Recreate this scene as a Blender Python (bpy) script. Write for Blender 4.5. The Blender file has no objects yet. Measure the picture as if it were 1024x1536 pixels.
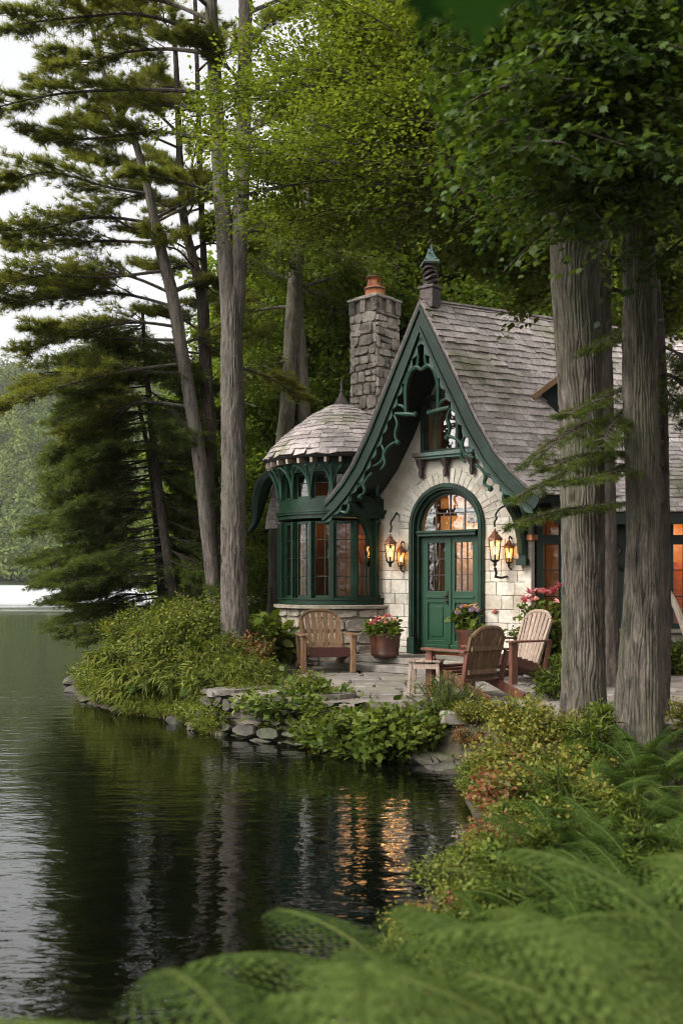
import bpy, math, random
import numpy as np
from mathutils import Vector, Matrix
from mathutils.geometry import tessellate_polygon
R = math.radians
sc = bpy.context.scene
col = sc.collection

# ------------------------------------------------------------------ camera
F, HZ, EYE = 1500.0, 870.0, 1.9        # focal length and horizon row in photo pixels, eye height above the lake
cam = bpy.data.cameras.new("Camera"); camo = bpy.data.objects.new("Camera", cam); col.objects.link(camo)
camo.location = (0, 0, EYE); camo.rotation_euler = (R(90), 0, 0)
cam.sensor_fit = 'HORIZONTAL'; cam.sensor_width = 24; cam.lens = 24 * F / 1024
cam.shift_y = (HZ - 768) / 1024
cam.clip_start = 0.05; cam.clip_end = 3000
cam.dof.use_dof = True; cam.dof.focus_distance = 14.5; cam.dof.aperture_fstop = 2.2
sc.camera = camo

# ------------------------------------------------------------------ world, sun, exposure
SUN_EL, SUN_AZ = R(42), R(240)          # azimuth clockwise from +Y: light from the lake side, a little behind the camera
w = bpy.data.worlds.new("World"); sc.world = w; w.use_nodes = True
nt = w.node_tree; nt.nodes.clear()
out = nt.nodes.new('ShaderNodeOutputWorld'); bg = nt.nodes.new('ShaderNodeBackground')
sky = nt.nodes.new('ShaderNodeTexSky'); sky.sky_type = 'NISHITA'; sky.sun_disc = False
sky.sun_elevation = SUN_EL; sky.sun_rotation = SUN_AZ; sky.dust_density = 6; sky.air_density = 1.2
hs = nt.nodes.new('ShaderNodeHueSaturation'); hs.inputs['Saturation'].default_value = 0.02
nt.links.new(sky.outputs[0], hs.inputs['Color']); nt.links.new(hs.outputs[0], bg.inputs[0])
bg.inputs[1].default_value = 0.15
nt.links.new(bg.outputs[0], out.inputs[0])
sd = bpy.data.lights.new("Sun", 'SUN'); sd.energy = 0.95; sd.angle = R(11); sd.color = (1, .93, .82)
so = bpy.data.objects.new("Sun", sd); col.objects.link(so)
tosun = Vector((math.sin(SUN_AZ) * math.cos(SUN_EL), math.cos(SUN_AZ) * math.cos(SUN_EL), math.sin(SUN_EL)))
so.rotation_euler = tosun.to_track_quat('Z', 'Y').to_euler()
vs = sc.view_settings; vs.view_transform = 'Standard'; vs.look = 'None'; vs.gamma = 1; vs.use_curve_mapping = False
vs.exposure = 1.17
cy = sc.cycles
cy.max_bounces = 7; cy.diffuse_bounces = 3; cy.glossy_bounces = 3; cy.transmission_bounces = 4; cy.transparent_max_bounces = 12
cy.caustics_reflective = False; cy.caustics_refractive = False; cy.sample_clamp_indirect = 4
cy.use_denoising = True; cy.filter_width = 1.05
try: cy.denoiser = 'OPENIMAGEDENOISE'; cy.denoising_prefilter = 'ACCURATE'
except Exception: pass

# ------------------------------------------------------------------ helpers
rng = np.random.default_rng(7); rnd = random.Random(11)
def P(px, py, Y): return Vector(((px - 512) / F * Y, Y, EYE - (py - HZ) / F * Y))
def G(px, py, z): Y = (EYE - z) * F / (py - HZ); return Vector(((px - 512) / F * Y, Y, z))
def tag(o, label=None, cat=None, group=None, kind=None):
    if label: o['label'] = label
    if cat: o['category'] = cat
    if group: o['group'] = group
    if kind: o['kind'] = kind
    return o
def empty(name, loc=(0, 0, 0), rz=0, label=None, cat=None, group=None):
    o = bpy.data.objects.new(name, None); col.objects.link(o); o.empty_display_size = .2
    o.location = loc; o.rotation_euler = (0, 0, rz)
    return tag(o, label, cat, group)
def copy_tree(o, parent=None):
    c = o.copy(); col.objects.link(c); c.parent = parent
    for ch in list(o.children): copy_tree(ch, c)
    return c
def link(name, me, mat, parent=None):
    if mat: me.materials.append(mat)
    o = bpy.data.objects.new(name, me); col.objects.link(o)
    if parent is not None: o.parent = parent
    return o

class MB:
    def __init__(s): s.v = []; s.f = []; s.r = []
    def add(s, vs, fs, r=None):
        b = len(s.v); s.v += [tuple(v) for v in vs]
        rr = rnd.random() if r is None else r
        for f in fs: s.f.append([i + b for i in f]); s.r.append(rr)
    def box(s, c, size, rot=None, r=None):
        x, y, z = [k / 2 for k in size]; c = Vector(c)
        vs = [Vector((sx * x, sy * y, sz * z)) for sx in (-1, 1) for sy in (-1, 1) for sz in (-1, 1)]
        if rot is not None: vs = [rot @ v for v in vs]
        s.add([c + v for v in vs], [(0, 1, 3, 2), (4, 6, 7, 5), (0, 4, 5, 1), (2, 3, 7, 6), (0, 2, 6, 4), (1, 5, 7, 3)], r)
    def bx(s, x0, x1, y0, y1, z0, z1, r=None):
        s.box(((x0 + x1) / 2, (y0 + y1) / 2, (z0 + z1) / 2), (x1 - x0, y1 - y0, z1 - z0), None, r)
    def bar(s, a, b, wd, hg, up=(0, 0, 1), r=None):
        a, b = Vector(a), Vector(b); d = (b - a); L = d.length; d.normalize(); u = Vector(up)
        if abs(d.dot(u)) > .98: u = Vector((0, 1, 0))
        x = d.cross(u).normalized(); z = x.cross(d)
        m = Matrix((x, d, z)).transposed(); s.box((a + b) / 2, (wd, L, hg), m, r)
    def tube(s, pts, rad, n=8, r=None, sx=1.0):
        pts = [Vector(p) for p in pts]; m = len(pts)
        if not hasattr(rad, '__len__'): rad = [rad] * m
        vs, fs = [], []; prev = None
        for i, p in enumerate(pts):
            d = (pts[min(i + 1, m - 1)] - pts[max(i - 1, 0)])
            d = d.normalized() if d.length > 1e-9 else Vector((0, 0, 1))
            if prev is None:
                u = Vector((0, 1, 0)) if abs(d.y) < .9 else Vector((1, 0, 0))
                prev = (u - d * u.dot(d)).normalized()
            else: prev = (prev - d * prev.dot(d)).normalized()
            q = d.cross(prev)
            for k in range(n):
                a = 2 * math.pi * k / n
                vs.append(p + (prev * math.cos(a) * sx + q * math.sin(a)) * rad[i])
        for i in range(m - 1):
            for k in range(n):
                k2 = (k + 1) % n
                fs.append((i * n + k, i * n + k2, (i + 1) * n + k2, (i + 1) * n + k))
        fs.append(tuple(range(n - 1, -1, -1))); fs.append(tuple(range((m - 1) * n, m * n)))
        s.add(vs, fs, r)
    def lathe(s, prof, c=(0, 0, 0), n=20, r=None, a0=0, a1=2 * math.pi):
        full = abs(a1 - a0 - 2 * math.pi) < 1e-6; cnt = n if full else n + 1
        vs, fs = [], []
        for (rr, z) in prof:
            for k in range(cnt):
                a = a0 + (a1 - a0) * k / n
                vs.append((c[0] + rr * math.cos(a), c[1] + rr * math.sin(a), c[2] + z))
        for i in range(len(prof) - 1):
            for k in range(n):
                k2 = (k + 1) % cnt
                fs.append((i * cnt + k, i * cnt + k2, (i + 1) * cnt + k2, (i + 1) * cnt + k))
        if full:
            fs.append(tuple(range(n - 1, -1, -1))); fs.append(tuple(range((len(prof) - 1) * n, len(prof) * n)))
        s.add(vs, fs, r)
    def ribbon(s, A, B, y0, y1, r=None):      # closed band between two xz polylines, from y0 to y1
        n = len(A); vs = [(x, y0, z) for x, z in A] + [(x, y0, z) for x, z in B] + [(x, y1, z) for x, z in A] + [(x, y1, z) for x, z in B]
        fs = []
        for i in range(n - 1):
            fs += [(i, i + 1, n + i + 1, n + i), (2 * n + i, 3 * n + i, 3 * n + i + 1, 2 * n + i + 1),
                   (i, 2 * n + i, 2 * n + i + 1, i + 1), (n + i, n + i + 1, 3 * n + i + 1, 3 * n + i)]
        fs += [(0, n, 3 * n, 2 * n), (n - 1, 3 * n - 1, 4 * n - 1, 2 * n - 1)]
        s.add(vs, fs, r)
    def plate(s, outer, holes, y0, y1, r=None):  # xz polygon with holes, thick from y0 (front) to y1
        loops = [outer] + holes
        flat = [p for l in loops for p in l]; n = len(flat)
        tri = tessellate_polygon([[Vector((x, z, 0)) for x, z in l] for l in loops])
        vs = [(x, y0, z) for x, z in flat] + [(x, y1, z) for x, z in flat]
        fs = [tuple(t) for t in tri] + [tuple(n + i for i in reversed(t)) for t in tri]
        b = 0
        for l in loops:
            for i in range(len(l)):
                j = (i + 1) % len(l); fs.append((b + i, b + j, n + b + j, n + b + i))
            b += len(l)
        s.add(vs, fs, r)
    def build(s, name, mat, parent=None, smooth=False, M=None, bevel=0):
        me = bpy.data.meshes.new(name)
        v = s.v if M is None else [tuple(M @ Vector(p)) for p in s.v]
        me.from_pydata(v, [], s.f)
        at = me.attributes.new('rnd', 'FLOAT', 'FACE'); at.data.foreach_set('value', np.array(s.r, dtype=np.float32))
        if smooth:
            me.polygons.foreach_set('use_smooth', [True] * len(me.polygons)); me.set_sharp_from_angle(angle=R(42))
        me.update()
        o = link(name, me, mat, parent)
        if bevel:
            b = o.modifiers.new('bevel', 'BEVEL'); b.width = bevel; b.segments = 2; b.limit_method = 'ANGLE'
        return o

def npmesh(name, V, k, rv, smooth=False):          # V: (n*k,3) vertices of n separate k-gons
    me = bpy.data.meshes.new(name); nv = len(V); nf = nv // k
    me.vertices.add(nv); me.vertices.foreach_set('co', np.ascontiguousarray(V, dtype=np.float32).ravel())
    me.loops.add(nv); me.loops.foreach_set('vertex_index', np.arange(nv, dtype=np.int32))
    me.polygons.add(nf); me.polygons.foreach_set('loop_start', np.arange(0, nv, k, dtype=np.int32))
    at = me.attributes.new('rnd', 'FLOAT', 'FACE'); at.data.foreach_set('value', np.asarray(rv, dtype=np.float32))
    me.update(calc_edges=True); me.validate()
    return me
def nrm(a): return a / (np.linalg.norm(a, axis=-1, keepdims=True) + 1e-9)

LEAF = {
 'diamond': np.array([[0, 0, 0], [.34, .45, .05], [0, 1, -.06], [-.34, .45, .05]]),
 'oval': np.array([[0, 0, 0], [.26, .22, .05], [.3, .55, .05], [0, 1, -.1], [-.3, .55, .05], [-.26, .22, .05]]),
 'blade': np.array([[-.05, 0, 0], [.05, 0, 0], [.07, .4, .06], [0, 1, -.15], [-.07, .4, .06]]),
 'needle': np.array([[-.042, 0, 0], [.042, 0, 0], [0, 1, 0]]),
 'maple': np.array([[0, 0, 0], [.3, -.05, .02], [.26, .16, .03], [.58, .3, -.03], [.3, .48, .03], [.36, .72, 0], [.14, .66, .03], [0, 1, -.08],
                    [-.14, .66, .03], [-.36, .72, 0], [-.3, .48, .03], [-.58, .3, -.03], [-.26, .16, .03], [-.3, -.05, .02]]),
}
def cards(C, A, N, S, shape):
    sh = LEAF[shape]; k = len(sh)
    a = nrm(A); n = nrm(N - (N * a).sum(-1, keepdims=True) * a); b = np.cross(n, a)
    V = C[:, None, :] + S[:, None, None] * (sh[None, :, 0:1] * b[:, None, :] + sh[None, :, 1:2] * a[:, None, :] + sh[None, :, 2:3] * n[:, None, :])
    return V.reshape(-1, 3), k

class Leaves:                                       # collects leaf centres, then becomes one crown mesh
    def __init__(s): s.C = []; s.A = []; s.N = []; s.S = []; s.R = []
    def put(s, C, A, N, S, Rv=None):
        s.C.append(C); s.A.append(A); s.N.append(N); s.S.append(S); s.R.append(rng.random(len(C)) if Rv is None else Rv)
    def build(s, name, shape, mat, parent=None):
        if not s.C: return None
        C, A, N, S, Rv = [np.concatenate(x) for x in (s.C, s.A, s.N, s.S, s.R)]
        V, k = cards(C, A, N, S, shape)
        return link(name, npmesh(name, V, k, Rv), mat, parent)

def smooth_noise(shape, cells, wrap=False):         # bilinear lattice noise
    gy, gx = cells; g = rng.random((gy + 2, gx + (0 if wrap else 2)))
    y = np.linspace(0, gy, shape[0], endpoint=False); x = np.linspace(0, gx, shape[1], endpoint=False)
    yi, xi = y.astype(int), x.astype(int); fy, fx = y - yi, x - xi
    fy = (fy * fy * (3 - 2 * fy))[:, None]; fx = (fx * fx * (3 - 2 * fx))[None, :]
    x1 = (xi + 1) % g.shape[1]
    return (g[yi][:, xi] * (1 - fx) + g[yi][:, x1] * fx) * (1 - fy) + (g[yi + 1][:, xi] * (1 - fx) + g[yi + 1][:, x1] * fx) * fy

# ------------------------------------------------------------------ materials
def newmat(name):
    m = bpy.data.materials.new(name); m.use_nodes = True; t = m.node_tree; t.nodes.clear()
    o = t.nodes.new('ShaderNodeOutputMaterial'); b = t.nodes.new('ShaderNodeBsdfPrincipled'); t.links.new(b.outputs[0], o.inputs[0])
    return m, t, b, o
def c4(c): return (c[0], c[1], c[2], 1)
def ramp(t, fac, stops):
    r = t.nodes.new('ShaderNodeValToRGB'); e = r.color_ramp.elements
    while len(e) < len(stops): e.new(.5)
    for i, (p, c) in enumerate(stops): e[i].position = p; e[i].color = c4(c)
    t.links.new(fac, r.inputs[0]); return r.outputs[0]
def noise(t, scale, stretch=(1, 1, 1), detail=6, rough=.6, coord='Object', dist=0):
    tc = t.nodes.new('ShaderNodeTexCoord'); mp = t.nodes.new('ShaderNodeMapping'); mp.inputs['Scale'].default_value = stretch
    n = t.nodes.new('ShaderNodeTexNoise'); n.inputs['Scale'].default_value = scale; n.inputs['Detail'].default_value = detail
    n.inputs['Roughness'].default_value = rough; n.inputs['Distortion'].default_value = dist
    t.links.new(tc.outputs[coord], mp.inputs[0]); t.links.new(mp.outputs[0], n.inputs['Vector']); return n.outputs[0]
def mixc(t, f, a, b, mode='MIX'):
    m = t.nodes.new('ShaderNodeMix'); m.data_type = 'RGBA'; m.blend_type = mode
    for s, v in ((m.inputs[0], f), (m.inputs[6], a), (m.inputs[7], b)):
        if isinstance(v, (int, float)): s.default_value = v
        elif isinstance(v, tuple): s.default_value = c4(v)
        else: t.links.new(v, s)
    return m.outputs[2]
def attr(t, name='rnd'):
    a = t.nodes.new('ShaderNodeAttribute'); a.attribute_name = name; return a.outputs['Fac']
def mth(t, op, a, b=None):
    m = t.nodes.new('ShaderNodeMath'); m.operation = op
    for i, v in enumerate((a, b)):
        if v is None: continue
        if isinstance(v, (int, float)): m.inputs[i].default_value = v
        else: t.links.new(v, m.inputs[i])
    return m.outputs[0]
def bump(t, b, h, strength, dist=.02):
    n = t.nodes.new('ShaderNodeBump'); n.inputs['Strength'].default_value = strength; n.inputs['Distance'].default_value = dist
    t.links.new(h, n.inputs['Height']); t.links.new(n.outputs[0], b.inputs['Normal'])
def surf(name, c0, c1, rough=.6, scale=6, stretch=(1, 1, 1), bs=.3, bd=.01, spec=.4, metal=0, rv=.0, c2=None, big=0, detail=8):
    """noise-mixed colour, optional per-piece variation rv, bump bs, third stain colour c2"""
    m, t, b, o = newmat(name); n = noise(t, scale, stretch, detail)
    cc = ramp(t, n, [(.32, c0), (.68, c1)])
    if c2 is not None:
        n2 = noise(t, big or scale * .25, (1, 1, 1), 5)
        f = ramp(t, n2, [(.5, (0, 0, 0)), (.68, (1, 1, 1))]); cc = mixc(t, f, cc, c2)
    if rv:
        h = t.nodes.new('ShaderNodeHueSaturation'); a = attr(t)
        t.links.new(mth(t, 'ADD', mth(t, 'MULTIPLY', a, 2 * rv), 1 - rv), h.inputs['Value']); t.links.new(cc, h.inputs['Color']); cc = h.outputs[0]
    t.links.new(cc, b.inputs['Base Color'])
    b.inputs['Roughness'].default_value = rough; b.inputs['Specular IOR Level'].default_value = spec; b.inputs['Metallic'].default_value = metal
    if bs: bump(t, b, n, bs, bd)
    return m
def leafmat(name, stops, trans=.35, rough=.55, spec=.18):
    m, t, b, o = newmat(name); cc = ramp(t, attr(t), stops)
    t.links.new(cc, b.inputs['Base Color']); b.inputs['Roughness'].default_value = rough; b.inputs['Specular IOR Level'].default_value = spec
    tr = t.nodes.new('ShaderNodeBsdfTranslucent'); br = mixc(t, 1.0, cc, (1.25, 1.2, .6), 'MULTIPLY'); t.links.new(br, tr.inputs[0])
    mx = t.nodes.new('ShaderNodeMixShader'); mx.inputs[0].default_value = trans
    t.links.new(b.outputs[0], mx.inputs[1]); t.links.new(tr.outputs[0], mx.inputs[2]); t.links.new(mx.outputs[0], o.inputs[0])
    return m
def emit(name, c, s):
    m, t, b, o = newmat(name); b.inputs['Base Color'].default_value = c4(c); b.inputs['Emission Color'].default_value = c4(c); b.inputs['Emission Strength'].default_value = s
    return m
def glassmat(name, tint=(.9, .9, .85), amt=.9, wav=.0):
    m, t, b, o = newmat(name); t.nodes.remove(b)
    tr = t.nodes.new('ShaderNodeBsdfTransparent'); tr.inputs[0].default_value = c4(tint)
    gl = t.nodes.new('ShaderNodeBsdfGlossy'); gl.inputs['Roughness'].default_value = .02
    fr = t.nodes.new('ShaderNodeFresnel'); fr.inputs[0].default_value = 1.5
    mx = t.nodes.new('ShaderNodeMixShader')
    t.links.new(mth(t, 'ADD', mth(t, 'MULTIPLY', fr.outputs[0], 1.0), 1 - amt), mx.inputs[0])
    t.links.new(tr.outputs[0], mx.inputs[1]); t.links.new(gl.outputs[0], mx.inputs[2]); t.links.new(mx.outputs[0], o.inputs[0])
    if wav:
        n = noise(t, 5, (1, 1, 1), 2); bn = t.nodes.new('ShaderNodeBump'); bn.inputs['Strength'].default_value = wav; bn.inputs['Distance'].default_value = .02
        t.links.new(n, bn.inputs['Height']); t.links.new(bn.outputs[0], gl.inputs['Normal'])
    return m

MT = {}
MT['green'] = surf('green_paint', (.002, .0125, .0048), (.0038, .02, .0074), rough=.5, scale=30, bs=.2, bd=.004, spec=.28, c2=(.009, .036, .018), big=3.5)
MT['dgreen'] = surf('dark_green_paint', (.0018, .0075, .004), (.003, .011, .006), rough=.5, scale=25, bs=.15, bd=.003)
MT['fret'] = surf('fretwork_paint', (.008, .035, .019), (.016, .056, .033), rough=.45, scale=22, bs=.15, bd=.003)
MT['door'] = surf('door_paint', (.0025, .03, .0105), (.0042, .042, .015), rough=.45, scale=14, stretch=(3, 3, .6), bs=.2, bd=.003)
MT['stucco'] = surf('cream_stucco', (.43, .385, .315), (.54, .495, .42), rough=.85, scale=5, bs=.35, bd=.008, spec=.2, c2=(.36, .3, .22), big=1.3)
MT['cream_stone'] = surf('cream_stone', (.4, .36, .295), (.57, .525, .445), rough=.8, scale=16, bs=.6, bd=.012, spec=.2, rv=.17, c2=(.3, .25, .18), big=1.7)
MT['mortar'] = surf('dark_mortar', (.11, .092, .07), (.18, .15, .115), rough=.95, scale=30, bs=.4)
MT['grey_stone'] = surf('grey_rubble_stone', (.2, .172, .142), (.4, .355, .305), rough=.85, scale=14, bs=.8, bd=.02, spec=.2, rv=.3, c2=(.1, .1, .075), big=4)
MT['base_stone'] = surf('pale_rubble_stone', (.19, .16, .125), (.33, .285, .23), rough=.85, scale=14, bs=.7, bd=.02, spec=.2, rv=.25, c2=(.16, .15, .1), big=4)
MT['flag'] = surf('flagstone', (.11, .096, .08), (.225, .196, .168), rough=.62, scale=6, bs=.6, bd=.02, spec=.4, rv=.2, c2=(.15, .14, .1), big=1.3)
MT['rock'] = surf('shore_rock', (.018, .015, .011), (.075, .064, .05), rough=.7, scale=4, bs=.9, bd=.05, spec=.35, rv=.2, c2=(.06, .07, .03), big=3)
MT['shingle'] = surf('weathered_shingle', (.27, .23, .215), (.48, .42, .4), rough=.8, scale=20, stretch=(1, 1, 1), bs=.5, bd=.006, spec=.25, rv=.26, c2=(.2, .19, .13), big=1.1)
MT['underlay'] = surf('roof_underlay', (.03, .024, .02), (.05, .04, .035), rough=.95, scale=10)
MT['copper'] = surf('verdigris_copper', (.05, .1, .09), (.14, .2, .17), rough=.6, scale=12, metal=.2, c2=(.09, .06, .045))
MT['bronze'] = surf('dark_bronze', (.035, .025, .022), (.09, .07, .065), rough=.45, scale=20, metal=.6)
MT['iron'] = surf('black_iron', (.012, .011, .01), (.03, .026, .022), rough=.5, scale=30, metal=.5)
MT['rust'] = surf('rusted_lantern_top', (.09, .035, .02), (.22, .09, .05), rough=.55, scale=25, metal=.4)
MT['terracotta'] = surf('terracotta', (.42, .15, .06), (.6, .25, .11), rough=.8, scale=14, c2=(.2, .08, .05), big=6)
MT['glaze'] = surf('brown_glaze', (.032, .013, .008), (.09, .034, .02), rough=.3, scale=8, stretch=(1, 1, .4), bs=.25, spec=.6)
MT['oldwood'] = surf('weathered_wood', (.1, .05, .022), (.215, .125, .06), rough=.7, scale=9, stretch=(6, 6, .7), bs=.4, bd=.006, rv=.18)
MT['redwood'] = surf('stained_red_wood', (.055, .017, .01), (.14, .05, .028), rough=.42, scale=9, stretch=(6, 6, .7), bs=.3, bd=.005, rv=.15, spec=.5)
MT['seatwood'] = surf('dark_seat_wood', (.03, .007, .006), (.06, .017, .013), rough=.5, scale=9, stretch=(2, 8, 8), bs=.3, rv=.1)
MT['palewood'] = surf('pale_driftwood', (.24, .185, .14), (.42, .345, .275), rough=.75, scale=9, stretch=(5, 5, .7), bs=.4, rv=.15)
MT['brownwood'] = surf('brown_slats', (.075, .038, .018), (.17, .1, .052), rough=.6, scale=9, stretch=(5, 5, .7), bs=.4, rv=.2)
MT['greywood'] = surf('grey_brown_slats', (.17, .115, .085), (.31, .235, .18), rough=.7, scale=9, stretch=(5, 5, .7), bs=.4, rv=.18)
MT['warmwood'] = surf('warm_panelling', (.22, .085, .025), (.42, .18, .06), rough=.5, scale=5, stretch=(5, 5, .5), bs=.2, rv=.15)
MT['plaster'] = surf('warm_plaster', (.5, .3, .14), (.62, .4, .2), rough=.8, scale=4)
MT['curtain'] = surf('linen_curtain', (.5, .34, .2), (.66, .48, .3), rough=.9, scale=20, stretch=(4, 4, .3), bs=.2)
MT['glass'] = glassmat('window_glass', (.86, .84, .76), .9, .3)
MT['lampglass'] = glassmat('lantern_glass', (1, .9, .7), .95, .3)
MT['bulb'] = emit('lamp_flame', (1, .5, .16), 6)
MT['soil'] = surf('forest_soil', (.016, .012, .008), (.05, .037, .022), rough=.95, scale=3, bs=.8, bd=.05, c2=(.045, .055, .018), big=.8)
MT['hill'] = surf('wooded_hill', (.04, .07, .025), (.09, .13, .045), rough=.95, scale=.06, bs=0)
def barkmat(name, d, l, sc_=9, moss=None):
    m, t, b, o = newmat(name); n = noise(t, sc_ * 1.6, (1, 1, .2), 10, .75, dist=.5); n2 = noise(t, 1.6, (1, 1, .5), 5)
    cc = ramp(t, n, [(.36, d), (.66, l)])
    if moss is not None: cc = mixc(t, ramp(t, n2, [(.44, (0, 0, 0)), (.66, (.8, .8, .8))]), cc, moss)
    t.links.new(cc, b.inputs['Base Color']); b.inputs['Roughness'].default_value = .9; b.inputs['Specular IOR Level'].default_value = .15
    bump(t, b, n, .9, .03); return m
MT['bark'] = barkmat('furrowed_bark', (.014, .011, .008), (.165, .14, .112), 11, (.075, .078, .045))
MT['pinebark'] = barkmat('pine_bark', (.018, .014, .011), (.17, .142, .12), 10, (.1, .095, .075))
MT['darkbark'] = barkmat('dark_bark', (.025, .019, .015), (.1, .08, .065), 10)
MT['greybark'] = barkmat('grey_bark', (.06, .052, .04), (.24, .21, .165), 8, (.09, .095, .05))
D = lambda *c: [(i / (len(c) - 1), k) for i, k in enumerate(c)]
MT['l_dark'] = leafmat('dark_leaves', D((.016, .036, .006), (.04, .072, .01), (.09, .13, .018)), .42, .5, .3)
MT['l_mid'] = leafmat('mid_green_leaves', D((.04, .062, .008), (.08, .11, .012), (.14, .16, .02)), .42, .55, .25)
MT['l_yel'] = leafmat('yellow_green_leaves', D((.055, .085, .009), (.11, .148, .018), (.185, .215, .035)), .52)
MT['l_pine'] = leafmat('pine_needles', D((.07, .092, .017), (.15, .168, .032), (.25, .26, .065)), .55, .55, .2)
MT['l_hem'] = leafmat('hemlock_needles', D((.032, .055, .011), (.075, .105, .02), (.15, .175, .038)), .48, .6, .2)
MT['l_mound'] = leafmat('mound_leaves', D((.045, .07, .009), (.11, .135, .018), (.19, .2, .035)), .4)
MT['l_spray'] = leafmat('light_spray_leaves', D((.05, .075, .01), (.1, .13, .02), (.17, .2, .04)), .5)
MT['l_wood'] = leafmat('wood_leaves', D((.055, .1, .012), (.12, .18, .02), (.21, .25, .04)), .5)
MT['l_twig'] = leafmat('deep_green_twig_leaves', D((.005, .018, .002), (.009, .028, .003), (.013, .038, .004)), .3, .8, .03)  # one deep green range for the near maple twig
MT['l_shrub'] = leafmat('shrub_leaves', D((.035, .06, .009), (.075, .11, .014), (.15, .18, .03)), .35)
MT['l_gold'] = leafmat('golden_shrub_leaves', D((.045, .065, .009), (.1, .12, .016), (.18, .175, .03), (.25, .18, .04)), .35)
MT['l_red'] = leafmat('reddening_leaves', D((.05, .07, .018), (.12, .12, .03), (.2, .08, .035), (.16, .03, .02)), .35)
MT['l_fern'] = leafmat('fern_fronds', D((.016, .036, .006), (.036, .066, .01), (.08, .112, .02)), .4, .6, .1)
MT['l_fernpale'] = leafmat('open_fern_fronds', D((.03, .056, .011), (.065, .1, .02), (.12, .16, .038)), .42, .6, .1)  # lighter green range for the ferns close to the viewer
MT['l_fernyel'] = leafmat('yellowing_fern_fronds', D((.045, .07, .015), (.085, .11, .024), (.13, .15, .04)), .4, .6, .1)
MT['l_grass'] = leafmat('bank_grass', D((.045, .065, .01), (.1, .125, .02), (.17, .18, .04)), .3)
MT['l_litter'] = leafmat('leaf_litter', D((.06, .035, .018), (.12, .07, .03), (.2, .12, .05), (.09, .1, .03)), .1)
MT['l_far'] = leafmat('far_forest_leaves', D((.05, .08, .018), (.1, .135, .028), (.17, .195, .045)), .15, .8, .1)
MT['petal_pink'] = leafmat('pink_petals', D((.5, .1, .16), (.65, .22, .27), (.75, .42, .42)), .3)
MT['petal_warm'] = leafmat('peach_petals', D((.6, .26, .14), (.7, .45, .25), (.7, .58, .42)), .3)
MT['petal_red'] = leafmat('crimson_petals', D((.3, .02, .05), (.45, .05, .09)), .3)
MT['petal_lilac'] = leafmat('lilac_petals', D((.35, .25, .5), (.5, .42, .6)), .3)

# ------------------------------------------------------------------ terrain, lake, hills, haze
SHORE = [(-1.6, -6), (-1.1, -2), (-.75, .5), (-.45, 2.5), (0, 4.2), (.36, 5.4), (.66, 6.3), (1.06, 7.3), (1.1, 8.6), (1.2, 9.6), (1.0, 10.1), (.6, 10.7), (.1, 11.25),
         (-.4, 11.6), (-.95, 11.9), (-1.35, 12.3), (-1.75, 12.8), (-2.5, 13.8), (-3.4, 14.7), (-4.05, 15.7), (-4.6, 17.2), (-4.9, 19), (-4.6, 21.5),
         (-3.9, 24), (-3.6, 28), (-4.5, 40), (-9, 75), (-14, 110), (-40, 230), (-60, 420), (900, 420), (900, -40), (10, -40), (-2, -40)]
SH = np.array(SHORE)
def inside(x, y, poly):
    c = np.zeros(np.shape(x), bool); n = len(poly)
    for i in range(n):
        x0, y0 = poly[i]; x1, y1 = poly[(i + 1) % n]
        if y0 == y1: continue
        k = ((y0 > y) != (y1 > y)) & (x < (x1 - x0) * (y - y0) / (y1 - y0) + x0); c ^= k
    return c
def sdist(x, y):
    x, y = np.asarray(x, float), np.asarray(y, float); d = np.full(x.shape, 1e9); n = len(SH)
    for i in range(n):
        a, b = SH[i], SH[(i + 1) % n]; e = b - a; L = (e * e).sum()
        t = np.clip(((x - a[0]) * e[0] + (y - a[1]) * e[1]) / L, 0, 1)
        d = np.minimum(d, np.hypot(x - a[0] - t * e[0], y - a[1] - t * e[1]))
    return np.where(inside(x, y, SH), d, -d)
def sst(t): t = np.clip(t, 0, 1); return t * t * (3 - 2 * t)
def hgt(x, y):
    x, y = np.asarray(x, float), np.asarray(y, float); s = sdist(x, y)
    h = np.where(s > 0, (.42 - .26 * sst((9.3 - y) / 1.2) * (x > .3) * (y < 9.4)) * sst(s / .55), -1.4 * sst(-s / 2.5))
    land = sst(s / 1.0)
    h = h + land * (.6 * np.exp(-(((x + 2.6) / 1.45) ** 2 + ((y - 16.2) / 2.6) ** 2)) + .55 * np.exp(-(((x - .75) / 1.2) ** 2 + ((y - 1.5) / 1.5) ** 2)) + .12 * np.exp(-(((x - 2.6) / 2.5) ** 2 + ((y - 3) / 4) ** 2)))
    back = np.clip(y - 20.5, 0, 120) * .13 * sst((x + 6 + (y - 20) * .12) / 6) + np.clip(x - 7.5, 0, 60) * .05
    h = h + land * back + land * .05 * (np.sin(x * 2.3 + y) * np.sin(y * 1.9 - x * .7)) * np.where((y > 10.5) & (y < 22) & (x > -1), 0, 1)
    return h
def h1(x, y): return float(hgt(np.array([x]), np.array([y]))[0])
ax = np.concatenate([np.linspace(-900, -30, 24), np.linspace(-25, -8, 14), np.arange(-7.5, 9, .17), np.linspace(9.5, 40, 28), np.linspace(50, 900, 20)])
ay = np.concatenate([np.linspace(-40, -5, 10), np.arange(-4, 24, .17), np.linspace(24.5, 60, 36), np.linspace(65, 420, 30), np.linspace(450, 1200, 6)])
gx, gy = np.meshgrid(ax, ay); gz = hgt(gx, gy)
me = bpy.data.meshes.new('ground'); nx, ny = len(ax), len(ay)
me.from_pydata(np.stack([gx, gy, gz], -1).reshape(-1, 3).tolist(), [], [(j * nx + i, j * nx + i + 1, (j + 1) * nx + i + 1, (j + 1) * nx + i) for j in range(ny - 1) for i in range(nx - 1)])
me.polygons.foreach_set('use_smooth', [True] * len(me.polygons))
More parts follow.
